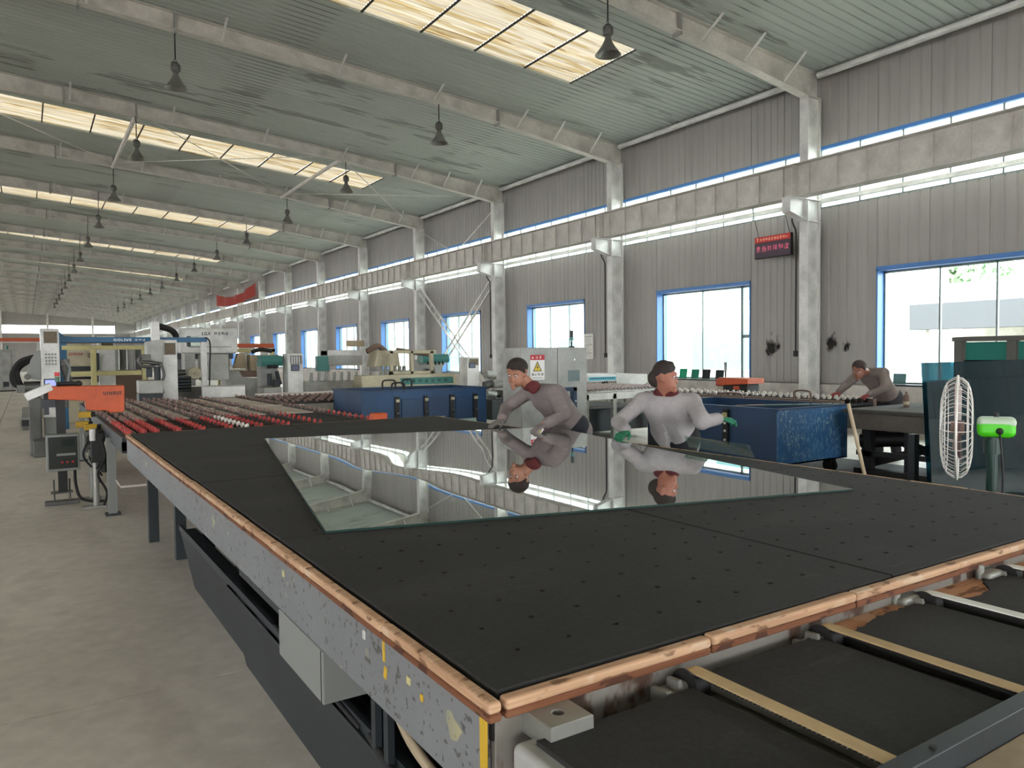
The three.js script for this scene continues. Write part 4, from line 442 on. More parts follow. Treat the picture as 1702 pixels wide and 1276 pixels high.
{
  const t = crate('glass_crate', 'blue steel crate with scratched paint on its front, right of the second worker', 7.69, 9.09, 0.2, 0.88, -6.0, -8.3, M.blue);
  const s = W(t, 'strap', [BB(7.655, 0.4, -6.76, 7.69, 0.86, -6.85)], M.black); W(s, 'buckle', [RB(0.04, 0.07, 0.07, [7.645, 0.78, -6.8])], M.paleYellow); for (const y of [0.46, 0.58, 0.68]) W(s, 'bolt', [C(0.016, 0.016, 0.02, [7.65, y, -6.8], [0, 0, Math.PI / 2], 8)], M.white);
  uBar(t, [9.09, -8.15], [9.09, -7.74], 0.82, 0.15, M.brown); uBar(t, [9.09, -6.82], [9.09, -6.56], 0.86, 0.19, M.brown);
  tag(obj('glass_strip', [bar([7.75, 0.912, -6.7], [9.0, 0.912, -6.05], 0.09, 0.006)], new THREE.MeshPhysicalMaterial({ color: 0xa8cfc0, roughness: 0.03, transmission: 0.6, thickness: 0 })), 'thin greenish glass strip resting across the rim of the scratched crate', 'glass strip');
  tag(obj('wooden_stick', [rod([4.6, 0.02, -2.71], [4.6, 1.25, -3.03], 0.012)], M.tan), 'thin wooden stick leaning beside the scratched blue crate', 'stick');
}
// electric cabinet with the warning sign
{
  const t = thing('electric_cabinet', 'grey two-door electric cabinet with a red and yellow warning sign', 'cabinet', [6.52, 0, -9.25]);
  W(t, 'body', [RBB(5.93, 0.06, -9.02, 7.12, 1.7, -9.5, 0.01)], M.casing); W(t, 'plinth', [BB(5.96, 0, -9.05, 7.09, 0.06, -9.48)], M.slate);
  const d1 = W(t, 'door', [RBB(5.94, 0.08, -9.0, 6.565, 1.69, -9.02, 0.006)], M.casing), d2 = W(t, 'door', [RBB(6.575, 0.08, -9.0, 7.11, 1.69, -9.02, 0.006)], M.casing);
  decal(d1, 'warning_sign', 0.25, 0.36, [6.205, 1.415, -8.996], [0, 0, 0], canvasTex(200, 288, (g) => { g.fillStyle = '#e9e6e2'; g.fillRect(0, 0, 200, 288); g.fillStyle = '#b3202a'; g.fillRect(0, 0, 200, 60); g.strokeStyle = '#f2dede'; glyph(g, 78, 14, 32, 'zhu', 4); glyph(g, 128, 14, 32, 'yi', 4); g.fillStyle = '#f2dede'; g.beginPath(); g.moveTo(36, 16); g.lineTo(52, 44); g.lineTo(20, 44); g.fill(); g.fillStyle = '#20201c'; g.beginPath(); g.moveTo(100, 72); g.lineTo(162, 190); g.lineTo(38, 190); g.fill(); g.fillStyle = '#e2c42e'; g.beginPath(); g.moveTo(100, 92); g.lineTo(148, 182); g.lineTo(52, 182); g.fill(); g.fillStyle = '#20201c'; g.beginPath(); g.moveTo(104, 112); g.lineTo(88, 150); g.lineTo(99, 150); g.lineTo(93, 176); g.lineTo(114, 140); g.lineTo(103, 140); g.lineTo(110, 112); g.fill(); g.strokeStyle = '#33333c'; ['dang', 'xin', 'ji', 'xie'].forEach((n, i) => glyph(g, 16 + i * 44, 208, 36, n, 5)); g.fillStyle = '#9a9a9a'; g.fillRect(30, 262, 140, 8); }));
  W(d2, 'lock', [C(0.015, 0.015, 0.02, [6.87, 1.52, -8.995], [Math.PI / 2, 0, 0])], M.chrome); W(d2, 'meter_window', [RBB(6.76, 1.2, -8.992, 6.97, 1.36, -9.005, 0.004)], mat(0x6f7f80, 0.2));
  const l = W(t, 'signal_lamp', [C(0.012, 0.012, 0.1, [6.98, 1.75, -9.2]), C(0.04, 0.045, 0.02, [6.98, 1.71, -9.2])], M.black); W(l, 'lamp_green', [C(0.026, 0.026, 0.05, [6.98, 1.83, -9.2])], M.teal); W(l, 'lamp_dark', [C(0.026, 0.026, 0.1, [6.98, 1.905, -9.2])], M.slate);
  const n = thing('rack_stand', 'narrow navy steel frame standing in front of the electric cabinet', 'frame', [6.22, 0, -8.4]); for (const x of [6.03, 6.37]) { const p = W(n, 'post', [BB(x, 0.02, -8.36, x + 0.06, 1.14, -8.44)], M.navy); for (const y of [0.95, 0.72, 0.5]) W(p, 'bolt', [C(0.014, 0.014, 0.02, [x + 0.03, y, -8.355], [Math.PI / 2, 0, 0], 8)], M.white); } W(n, 'top_bar', [BB(6.03, 1.09, -8.36, 6.43, 1.14, -8.44)], M.navy); W(n, 'foot_bar', [BB(5.98, 0, -8.3, 6.48, 0.03, -8.5)], M.navy);
}
// brush-roller washing line right of the cabinet
{
  const t = thing('washer_conveyor', 'washing conveyor with a pale blue hood and brush wheels right of the electric cabinet', 'conveyor', [10, 0, -12.2]);
  W(t, 'side_frame', [RBB(8.3, 0.76, -10.75, 10.3, 0.88, -10.83, 0.008)], M.white); W(t, 'side_frame', [RBB(8.3, 0.76, -12.7, 12.2, 0.88, -12.78, 0.008)], M.white); const st = []; for (let i = 0; i < 18; i++) for (let k = 0; k < 20; k++) { const g = wheelG.clone(); g.rotateY(Math.PI / 2); g.scale(1.35, 1.35, 1.35); g.translate(8.4 + i * 0.13, 0.94, -10.9 - k * 0.09 - (i % 2) * 0.045); st.push(g); } W(t, 'brush_wheel', st, mat(0xa08c88, 0.5)).userData.kind = 'stuff'; for (let i = 0; i < 18; i++) W(t, 'wheel_shaft', [rod([8.4 + i * 0.13, 0.94, -10.8], [8.4 + i * 0.13, 0.94, -12.75], 0.009)], M.alu);
  const h = W(t, 'hood', [RBB(10.1, 0.99, -12.8, 10.95, 1.16, -13.6, 0.03)], M.white); W(h, 'blue_band', [RBB(10.16, 1.02, -12.785, 10.92, 1.1, -12.805, 0.004)], mat(0x62b3c4, 0.4)); W(h, 'louvre', [...Array(14).keys()].map((i) => BB(10.2 + i * 0.05, 1.05, -12.778, 10.22 + i * 0.05, 1.085, -12.788))).material = M.navy; W(t, 'hood_bracket', [BB(10.6, 0.9, -12.8, 10.7, 1.0, -12.9)], M.black); W(t, 'outfeed_cover', [ex([[10.98, 0.84], [11.75, 0.88], [11.9, 0.96], [11.88, 1.12], [10.98, 1.16]], 0.7, [0, 0, -13.2], undefined, 0.01)], M.white);
  for (const [x, z] of [[9.15, -10.79], [8.5, -10.79], [10.2, -10.79], [8.5, -12.74], [12.0, -12.9], [11.2, -13.4]]) W(t, 'leg', [BB(x - 0.04, 0, z - 0.04, x + 0.04, 0.86, z + 0.04)], M.alu); W(t, 'tank', [RBB(8.4, 0.15, -11.0, 10.2, 0.6, -12.5, 0.02)], M.slate); W(t, 'stretcher', [BB(8.3, 0.6, -10.76, 10.3, 0.66, -10.82)], M.iron);
}
tag(obj('dark_floor_sheet', [RBB(4.3, 0.0, -0.8, 10.2, 0.008, -8.5, 0.003)], M.rubber), 'thin black sheet on the floor between the table and the steel table', 'mat');  // thin black sheet over the slabs, making this stretch of floor dark
// roller bed and orange bridge behind the scratched crate
{
  const t = thing('wheel_table', 'dark conveyor bed with white wheels behind the scratched blue crate', 'conveyor', [9.6, 0, -8]);
  W(t, 'side_beam', [RBB(9.18, 0.78, -6.15, 9.26, 0.93, -10.0, 0.006)], M.brown); W(t, 'side_beam', [RBB(9.92, 0.78, -6.15, 10.0, 0.93, -10.0, 0.006)], M.brown); W(t, 'deck', [BB(9.26, 0.85, -6.15, 9.92, 0.88, -10)], M.slate);
  for (let k = 0; k < 5; k++) { const r = W(t, 'wheel_rail', [BB(9.3 + k * 0.14, 0.88, -6.2, 9.33 + k * 0.14, 0.94, -9.95)], M.railDark); for (let i = 0; i < 24; i++) { const w = new THREE.Mesh(wheelG, M.wheelWhite); w.name = 'wheel'; w.position.set(9.315 + k * 0.14 + (i % 2 ? 0.018 : -0.018) - 9.6, 0.955, -6.28 - i * 0.155 + 8); r.add(w); } }
  for (const [x, z] of [[9.22, -6.3], [9.96, -6.3], [9.22, -9.8], [9.96, -9.8]]) W(t, 'leg', [BB(x - 0.03, 0, z - 0.03, x + 0.03, 0.8, z + 0.03)], M.slate);
  const b = thing('control_bridge', 'orange control bridge with a signal lamp beside the white-wheeled bed', 'machine control', [10.3, 0, -8.8]); W(b, 'cover', [ex([[-9.12, 1.06], [-9.05, 1.16], [-8.45, 1.15], [-8.45, 1.08], [-8.95, 1.05]], 0.4, [10.25, 0, 0], [0, -Math.PI / 2, 0], 0.01).applyMatrix4(new THREE.Matrix4())], O); W(b, 'cover_end', [RBB(10.05, 1.02, -9.0, 10.45, 1.15, -9.15, 0.02)], mat(0x9c3a2a, 0.5)); W(b, 'head', [RBB(10.1, 0.9, -8.5, 10.4, 1.08, -9.02, 0.01)], M.black); W(b, 'tag_plate', [RBB(10.085, 0.97, -8.66, 10.1, 1.03, -8.78, 0.003)], O); W(b, 'column', [BB(10.12, 0, -8.55, 10.3, 0.92, -8.75)], M.slate); W(b, 'column', [BB(10.12, 0, -9.02, 10.3, 1.04, -9.16)], M.beige);
  const l = W(b, 'signal_lamp', [C(0.012, 0.012, 0.16, [10.2, 1.2, -9.05])], M.black); W(l, 'lamp_stack', [C(0.026, 0.02, 0.16, [10.2, 1.35, -9.05])], M.grey);
}
// steel lifting table at the right
{
  const t = thing('steel_table', 'heavy grey steel table on black struts under the large right-hand window', 'table', [9.9, 0, -4.2]); W(t, 'top', [RBB(8.75, 0.82, -2.4, 11, 0.86, -5.85, 0.008)], M.steel2 = mat(0x55524f, 0.9, 0, { map: T.soil })); for (let i = 0; i < 5; i++) W(t, 'top_plank', [RBB(8.77 + i * 0.445, 0.858, -2.42, 9.205 + i * 0.445, 0.868, -5.83, 0.003)], M.steel2);
  W(t, 'apron', [RBB(8.78, 0.62, -2.45, 8.84, 0.82, -5.8, 0.006)], mat(0x6d665d, 0.6, 0.1, { map: T.soil })); W(t, 'apron', [BB(8.84, 0.66, -5.74, 10.95, 0.82, -5.8)], M.brown); W(t, 'apron', [BB(8.84, 0.66, -2.45, 10.95, 0.82, -2.5)], M.brown); W(t, 'apron', [BB(10.9, 0.66, -2.45, 10.96, 0.82, -5.8)], M.brown);
  for (const [x, z] of [[8.95, -5.6], [10.8, -5.6], [8.95, -2.6], [10.8, -2.6], [8.95, -4.6], [9.0, -5.1]]) W(t, 'leg', [BB(x - 0.05, 0, z - 0.05, x + 0.05, 0.66, z + 0.05)], M.black); W(t, 'strut', [bar([9.1, 0.6, -5.7], [9.3, 0.15, -4.4], 0.06, 0.1)], M.black); W(t, 'strut', [bar([9.1, 0.15, -5.7], [9.3, 0.6, -4.4], 0.06, 0.1)], M.black); W(t, 'cylinder', [rod([9.0, 0.45, -5.75], [9.2, 0.5, -5.2], 0.09, 14)], M.black); W(t, 'floor_frame', [BB(8.85, 0, -2.5, 8.97, 0.12, -5.75)], M.black); W(t, 'floor_frame', [BB(8.9, 0.28, -2.5, 8.97, 0.34, -5.75)], M.black); W(t, 'floor_frame', [BB(10.75, 0, -2.5, 10.85, 0.12, -5.75)], M.black);
  const c = tag(obj('spray_can', [lathe([[0, 0], [0.035, 0], [0.035, 0.14], [0.015, 0.17], [0.015, 0.2], [0, 0.2]], [9.6, 0.868, -5.5], 14)], M.brown), 'small brown can standing on the far end of the steel table', 'can'); obj('can_band', [C(0.0365, 0.0365, 0.04, [9.6, 0.92, -5.5])], M.beige, c);
}
// glass rack with dark teal sheets, clear sheets in front, and the fan
{
  M.teaGlass = new THREE.MeshPhysicalMaterial({ color: 0x4f7f8c, roughness: 0.02, transmission: 0.92, thickness: 0, ior: 1.5 }); M.darkGlass = mat(0x101a20, 0.06, 0, {}); M.darkTeal = new THREE.MeshPhysicalMaterial({ color: 0x2f7a6e, roughness: 0.05, transmission: 0.12, thickness: 0, ior: 1.5 });
  const t = thing('glass_rack', 'tall dark steel glass rack holding dark sheets under the right-hand window', 'rack', [11.75, 0, -4.2]);
  for (const z of [-5.82, -5.11, -4.4, -3.7, -3.0]) W(t, 'upright', [BB(11.5, 0, z - 0.06, 11.62, 1.75, z + 0.06)], M.steelDark); W(t, 'top_beam', [RBB(11.47, 1.72, -2.8, 11.6, 1.79, -5.9, 0.006)], M.steelDark); W(t, 'base_beam', [BB(11.5, 0.05, -2.8, 12.1, 0.2, -5.9)], M.steelDark); for (const z of [-5.8, -4.4, -3.0]) W(t, 'back_strut', [bar([12.1, 0.15, z], [11.58, 1.7, z], 0.06, 0.06)], M.steelDark);
  [[-5.74, -5.18], [-5.04, -4.47], [-4.33, -3.77], [-3.63, -3.06]].forEach(([a, b], i) => { tag(obj('stored_glass', [BB(11.52, 0.2, a, 11.53, 1.45, b)], M.darkGlass), `dark glass sheet in the ${['first', 'second', 'third', 'fourth'][i]} rack bay from the blue window jamb`, 'glass sheet'); tag(obj('stored_glass', [BB(11.55, 0.2, a, 11.556, 1.71, b)], M.darkTeal), `taller teal glass sheet in the ${['first', 'second', 'third', 'fourth'][i]} rack bay from the window jamb`, 'glass sheet'); });
  const sheets = [[6.0, -3.2, 1.26, 2.1], [6.12, -3.3, 1.4, 2.0]]; const words = ['lower front', 'taller rear'];
  sheets.forEach(([x, z, h, w], i) => { const g = new THREE.BoxGeometry(w, h, 0.006); g.translate(w / 2, h / 2, 0); const o = tag(obj('upright_glass', [place(g, [x, 0.1, z], [-0.06, -0.1, 0])], M.teaGlass), `${words[i]} sheet of the teal glass standing upright behind the fan`, 'glass sheet'); });
  const s = thing('glass_trolley', 'low steel trolley carrying the upright teal glass behind the fan', 'trolley', [7.0, 0, -3.1]); s.rotation.y = -0.1; { const put = (n, g, m) => { const e = new THREE.Mesh(merged([g]), m); e.name = n; s.add(e); }; put('floor_beam', BB(-1.1, 0.03, -0.35, 1.1, 0.09, 0.1), M.slate); for (const x of [-0.8, 0.8]) put('back_post', BB(x - 0.03, 0.09, -0.36, x + 0.03, 0.9, -0.30), M.slate); for (const x of [-0.9, 0.9]) put('caster', C(0.035, 0.035, 0.04, [x, 0.035, 0], [0, 0, Math.PI / 2]), M.rubber); }
  // pedestal fan seen edge-on
  const R = new THREE.Vector3(-0.842, 0, -0.54), ang = Math.atan2(-0.43, -0.903); const f = thing('pedestal_fan', 'tall pedestal fan with a wire cage and lime green motor beside the black table', 'fan', [5.3, 0, -2.68], ang);
  const P = (n, gs, m, par = f, lb) => { const e = new THREE.Mesh(merged(gs), m); e.name = n; if (lb) e.userData.label = lb; par.add(e); return e; }; const cy = 1.075, rr2 = 0.345, D = [];
  for (let k = 0; k < 34; k++) { const a = k / 34 * Math.PI * 2, c = Math.cos(a), q = Math.sin(a), pt = (r, z) => [r * c, cy + r * q, z]; D.push(tube([pt(0.06, 0.1), pt(0.2, 0.095), pt(0.31, 0.06), pt(rr2, 0), pt(0.31, -0.055), pt(0.2, -0.085), pt(0.09, -0.09)], 0.0022, 14, 4)); }
  D.push(tor(rr2 + 0.004, 0.008, [0, cy, 0], undefined, 6, 40), tor(0.06, 0.004, [0, cy, 0.1], undefined, 5, 24), tor(0.2, 0.0035, [0, cy, 0.095], undefined, 5, 32), tor(0.2, 0.0035, [0, cy, -0.085], undefined, 5, 32), tor(0.3, 0.0035, [0, cy, 0.065], undefined, 5, 32), tor(0.3, 0.0035, [0, cy, -0.06], undefined, 5, 32));
  P('wire_cage', D, M.cage = mat(0xe6e2dc, 0.35, 0.1)); const hub = P('hub', [C(0.045, 0.05, 0.08, [0, cy, 0], [Math.PI / 2, 0, 0])], M.wheelPink); for (let k = 0; k < 3; k++) { const g = new THREE.BoxGeometry(0.11, 0.26, 0.004, 4, 6, 1), p = g.attributes.position; for (let i = 0; i < p.count; i++) { const x = p.getX(i), y = p.getY(i); p.setXYZ(i, x * (0.7 + (y + 0.13) * 1.6), y + 0.165, p.getZ(i) + x * 0.35); } g.applyMatrix4(new THREE.Matrix4().makeRotationZ(k * Math.PI * 2 / 3 + 0.3)); g.translate(0, cy, 0); P('blade', [g], M.wheelPink, hub); }
  const mo = P('motor', [RB(0.13, 0.13, 0.22, [0, cy + 0.01, -0.22], undefined, 0.04, 4)], mat(0x4fd01e, 0.35), f, 'lime green motor housing'); P('motor_cover', [RB(0.132, 0.07, 0.222, [0, cy + 0.045, -0.222], undefined, 0.034, 4)], mat(0xb9cdb4, 0.35), mo); P('knob', [C(0.016, 0.016, 0.03, [0, cy + 0.09, -0.22])], M.black, mo); P('switch', [S(0.022, [0.065, cy - 0.01, -0.24])], M.black, mo);
  P('post', [C(0.032, 0.036, 0.98, [0, 0.53, -0.2]), C(0.05, 0.05, 0.1, [0, 0.96, -0.2])], M.greenEdge); P('base', [lathe([[0, 0], [0.26, 0], [0.26, 0.02], [0.06, 0.05], [0, 0.05]], [0, 0, -0.2], 28)], M.slate); P('cord', [tube([[0.065, cy - 0.02, -0.24], [0.07, 0.8, -0.26], [0.05, 0.3, -0.26], [0.08, 0.06, -0.3]], 0.006)], M.black);
  const of = new THREE.MeshPhysicalMaterial({ color: 0xd4e6e0, roughness: 0.02, transmission: 0.96, thickness: 0 }); tag(obj('glass_offcut', [place(new THREE.BoxGeometry(0.006, 0.09, 0.62), [3.81, 0.985, -3.45], [0, -0.12, 0.5])], of), 'clear glass offcut propped on the rim at the right edge of the mirror-bright sheet', 'glass offcut');
}
// fittings on the walls and roof
{
  const t = thing('led_sign', 'red and black dot-matrix sign hanging from the crane beam by wires', 'sign', [13.3, 4.05, -10.5]); W(t, 'housing', [RBB(13.28, 3.59, -10.06, 13.36, 4.05, -10.98, 0.008)], M.black);
  decal(t, 'header_strip', 0.9, 0.12, [13.277, 3.985, -10.52], [0, -Math.PI / 2, 0], canvasTex(512, 68, (g) => { g.fillStyle = '#a3251f'; g.fillRect(0, 0, 512, 68); g.strokeStyle = '#e8c0a0'; g.fillStyle = '#e8c0a0'; g.fillRect(28, 14, 26, 8); g.fillRect(37, 14, 8, 38); ['ji', 'xie', 'zhi', 'zao', 'li', 'dang', 'zhu', 'yi', 'chuang', 'xin'].forEach((n, i) => glyph(g, 76 + i * 41, 18, 32, n, 4)); }), 0.5, undefined, 0.02);
  decal(t, 'led_screen', 0.9, 0.31, [13.277, 3.76, -10.52], [0, -Math.PI / 2, 0], canvasTex(480, 165, (g) => { g.fillStyle = '#201a22'; g.fillRect(0, 0, 480, 165); g.strokeStyle = '#c0506a'; ['zi', 'dang', 'ji', 'xie', 'zhi', 'zao'].forEach((n, i) => glyph(g, 18 + i * 76, 34, 66, n === 'zi' ? 'yi' : n, 7)); for (let y = 0; y < 165; y += 5) for (let x = 0; x < 480; x += 5) { if (hash(x, y, 3) > 0.6) { g.fillStyle = 'rgba(150,60,80,0.35)'; g.fillRect(x, y, 3, 3); } } }), 0.5, undefined, 0.05);
  W(t, 'hanging_wire', [rod([13.32, 4.05, -10.9], [13.1, 4.66, -10.9], 0.006)], M.black); W(t, 'hanging_wire', [rod([13.32, 4.05, -10.12], [13.1, 4.66, -10.12], 0.006)], M.black);
  const ord = ['first', 'second', 'third', 'fourth', 'fifth', 'sixth', 'seventh', 'eighth', 'ninth', 'tenth', 'eleventh', 'twelfth', 'thirteenth', 'fourteenth'];
  const lamp = thing('high_bay_lamp', '', 'lamp', [0, 0, 0], 0, 'bell-shaped lamps hanging under the rafters'); const L = (n, gs, m, par = lamp) => { const e = new THREE.Mesh(merged(gs), m); e.name = n; par.add(e); return e; }; // origin at the rim
  L('ballast', [lathe([[0, 0.3], [0.05, 0.3], [0.085, 0.33], [0.085, 0.44], [0.05, 0.48], [0.02, 0.5], [0, 0.5]], undefined, 16)], M.iron); L('neck', [C(0.05, 0.05, 0.06, [0, 0.28, 0])], M.iron); const rf = L('reflector', [lathe([[0.05, 0.26], [0.075, 0.2], [0.12, 0.12], [0.2, 0.015], [0.215, 0], [0.205, 0.003], [0.19, 0.02], [0.11, 0.12], [0.065, 0.2], [0.04, 0.26]], undefined, 28)], mat(0x8f8f8b, 0.35, 0.7)); L('bulb', [S(0.05, [0, 0.13, 0])], mat(0xdedbd0, 0.3), rf); L('hook', [tor(0.025, 0.005, [0, 0.52, 0], undefined, 5, 14), tube([[0.02, 0.5, 0], [0.07, 0.48, 0], [0.08, 0.42, 0]], 0.006)], M.black);
  let first = true; for (let n = 0; n < 14; n++) for (const [x, yr, side] of [[8.15, 6.47, 'nearer the window wall'], [2.56, 6.72, 'nearer the roof ridge']]) { const lb = `bell-shaped lamp under the ${ord[n]} rafter from the front, ${side}`, z = FR(n); const o = first ? lamp : dup(lamp, [x, yr, z], rr(0, 6), lb); if (first) { lamp.position.set(x, yr, z); lamp.userData.label = lb; first = false; } const h = yBot(x) - yr, e = new THREE.Mesh(merged([rod([0, 0.54, 0], [0, h, 0], 0.012)]), M.black); e.name = 'drop_rod'; o.add(e); }
  // roof bracing between the third and fourth rafters and wall bracing
  for (const x of [7.95, 2.55]) { const z0 = FR(2), z1 = FR(3); tag(obj('roof_strut', [rod([x, yBot(x) - 0.02, z0], [x, yBot(x) - 0.02, z1], 0.055, 12)], M.steel), `round strut between the third and fourth rafters, ${x > 5 ? 'nearer the window wall' : 'nearer the roof ridge'}`, 'strut'); }
  [[[7.95, FR(2)], [2.55, FR(3)], 'from the window side of the third rafter to the fourth'], [[2.55, FR(2)], [7.95, FR(3)], 'from the ridge side of the third rafter to the fourth'], [[13.0, FR(2)], [7.95, FR(3)], 'from the eaves on the third rafter inwards'], [[7.95, FR(2)], [13.0, FR(3)], 'from mid third rafter to the eaves of the fourth'], [[2.55, FR(3)], [-2.8, FR(2)], 'from the strut on the fourth rafter towards the ridge']].forEach(([a, b, w]) => tag(obj('bracing_rod', [rod([a[0], yBot(a[0]) + 0.12, a[1]], [b[0], yBot(b[0]) + 0.12, b[1]], 0.014)], M.white), `thin roof bracing rod ${w}`, 'bracing rod'));
  tag(obj('bracing_rod', [rod([13.42, 6.6, FR(2)], [13.42, 5.35, FR(2) - 3], 0.016)], M.white), 'wall bracing rod slanting down from the third column head above the crane beam', 'bracing rod'); tag(obj('bracing_rod', [rod([13.42, 6.6, FR(3)], [13.42, 5.35, FR(3) + 3], 0.016)], M.white), 'wall bracing rod slanting down from the fourth column head above the crane beam', 'bracing rod');
  const lat = (a, b, lb) => { const o = thing('lattice_brace', lb, 'brace', [13.4, 0, (a[1] + b[1]) / 2]); W(o, 'chord', [bar([13.36, a[0], a[1]], [13.36, b[0], b[1]], 0.05, 0.05)], M.white); const s = Math.sign(b[1] - a[1]); W(o, 'chord', [bar([13.36, a[0] - 0.22, a[1] - 0.14 * s], [13.36, b[0] - 0.22, b[1] - 0.14 * s], 0.05, 0.05)], M.white); W(o, 'batten', [...Array(15).keys()].map((i) => { const k = (i + 0.5) / 15, y = a[0] + (b[0] - a[0]) * k, z = a[1] + (b[1] - a[1]) * k; return rod([13.36, y, z], [13.36, y - 0.22, z - 0.14 * s], 0.012); })).material = M.white; };
  lat([4.3, FR(3) + 0.2], [0.25, FR(2) - 0.2], 'laced steel wall brace sloping down from the fourth column'); lat([4.3, FR(2) - 0.2], [0.25, FR(3) + 0.2], 'laced steel wall brace sloping down from the third column');
  for (const n of [0, 1, 2]) { const z = FR(n) - 0.16; tag(obj('conduit', [tube([[13.05, 4.3, z], [13.06, 4.2, z], [13.17, 4.05, z], [13.18, 3.9, z], [13.18, 1.62, z]], 0.018, 30, 6), RBB(13.15, 1.5, z - 0.04, 13.21, 1.62, z + 0.04, 0.008)], M.black), `black conduit running down the ${ord[n]} column from the front`, 'conduit'); }
  const samples = [[-13.62, 0.24, 0x1fa07c], [-13.22, 0.23, 0x2c8c78], [-12.86, 0.23, 0x2d363a], [-12.44, 0.22, 0x3a464a], [-8.05, 0.2, 0x6f8f90]]; ['bright green glass sample, leftmost on the sill behind the second worker', 'darker green glass sample, second on that window sill', 'almost black glass sample, third on that window sill', 'grey-black glass sample, last on the sill left of the orange bridge', 'grey-green glass sample on the sill of the large right-hand window'].forEach((lb, i) => { const [z, h, c] = samples[i]; tag(obj('glass_sample', [RB(0.008, h, 0.25, [13.82, 0.966 + h / 2, z], [0, 0, -0.14], 0.002)], new THREE.MeshPhysicalMaterial({ color: c, roughness: 0.05, transmission: 0.35, thickness: 0 })), lb, 'glass sample'); });
  const nt = tag(obj('notice_board', [RBB(13.7, 1.45, -17.03, 13.715, 2.18, -17.47, 0.003)], M.white), 'white notice sheet on the wall right of the electric cabinet', 'notice'); decal(nt, 'print', 0.4, 0.68, [13.697, 1.815, -17.25], [0, -Math.PI / 2, 0], canvasTex(120, 200, (g) => { g.fillStyle = '#d9d6d0'; g.fillRect(0, 0, 120, 200); g.fillStyle = '#6a6864'; for (let i = 0; i < 13; i++) { const y = 14 + i * 14; g.fillRect(10, y, i % 5 === 0 ? 100 : 60 + hash(i, 1, 1) * 38, i % 5 === 0 ? 5 : 3); } }));
  const bn = new THREE.PlaneGeometry(12, 0.9, 24, 4); { const p = bn.attributes.position; for (let i = 0; i < p.count; i++) { const u = p.getX(i) / 6; p.setY(i, p.getY(i) * (1 - 0.3 * (1 - u * u)) - 0.4 * (1 - u * u)); p.setZ(i, 0.08 * Math.sin(p.getX(i) * 2)); } bn.computeVertexNormals(); bn.rotateY(-Math.PI / 2); } tag(obj('banner', bn, mat(0x9a2c22, 0.8, 0, { side: THREE.DoubleSide })), 'sagging red cloth banner high on the far window wall', 'banner').position.set(13.15, 6.25, -58.5);
  const so = (seed) => { const w = 96, h = 160, d = new Uint8Array(w * h * 4); for (let y = 0; y < h; y++) for (let x = 0; x < w; x++) { const u = x / w, v = y / h, e = Math.hypot((u - 0.5) / 0.36, (v - 0.58) / 0.3), n = fbm(u, v, 5, 7, seed, 5), dr = ss(0.62, 0.72, tn(u, v, 14, 2, seed + 3)) * ss(0.0, 0.2, v) * ss(0.6, 0.4, v) * ss(0.4, 0.2, Math.abs(u - 0.5)), a = cl(ss(0.1, 0.75, 1.0 - e + (n - 0.5) * 1.5) * (0.5 + n) + 0.4 * dr * n), i = (y * w + x) * 4; d[i] = 34; d[i + 1] = 29; d[i + 2] = 26; d[i + 3] = 235 * a * ss(0, 0.1, u) * ss(1, 0.9, u) * ss(0, 0.06, v) * ss(1, 0.94, v); } const t = new THREE.DataTexture(d, w, h); t.magFilter = THREE.LinearFilter; t.colorSpace = THREE.SRGBColorSpace; t.needsUpdate = true; return t; };
  [[-10.86, 0.55, 1.1, 11, 1.62], [-9.42, 0.55, 0.75, 57, 1.7], [-9.08, 0.32, 0.5, 23, 1.66]].forEach(([z, w, h, s, y]) => { const m = mat(0xffffff, 0.9, 0, { map: so(s), transparent: true, polygonOffset: true, polygonOffsetFactor: -2 }); const g = new THREE.PlaneGeometry(w, h); g.rotateY(-Math.PI / 2); const o = new THREE.Mesh(g, m); o.name = 'soot_mark'; o.position.set(13.729, y, z); scene.getObjectByName('wall_right').add(o); });
}
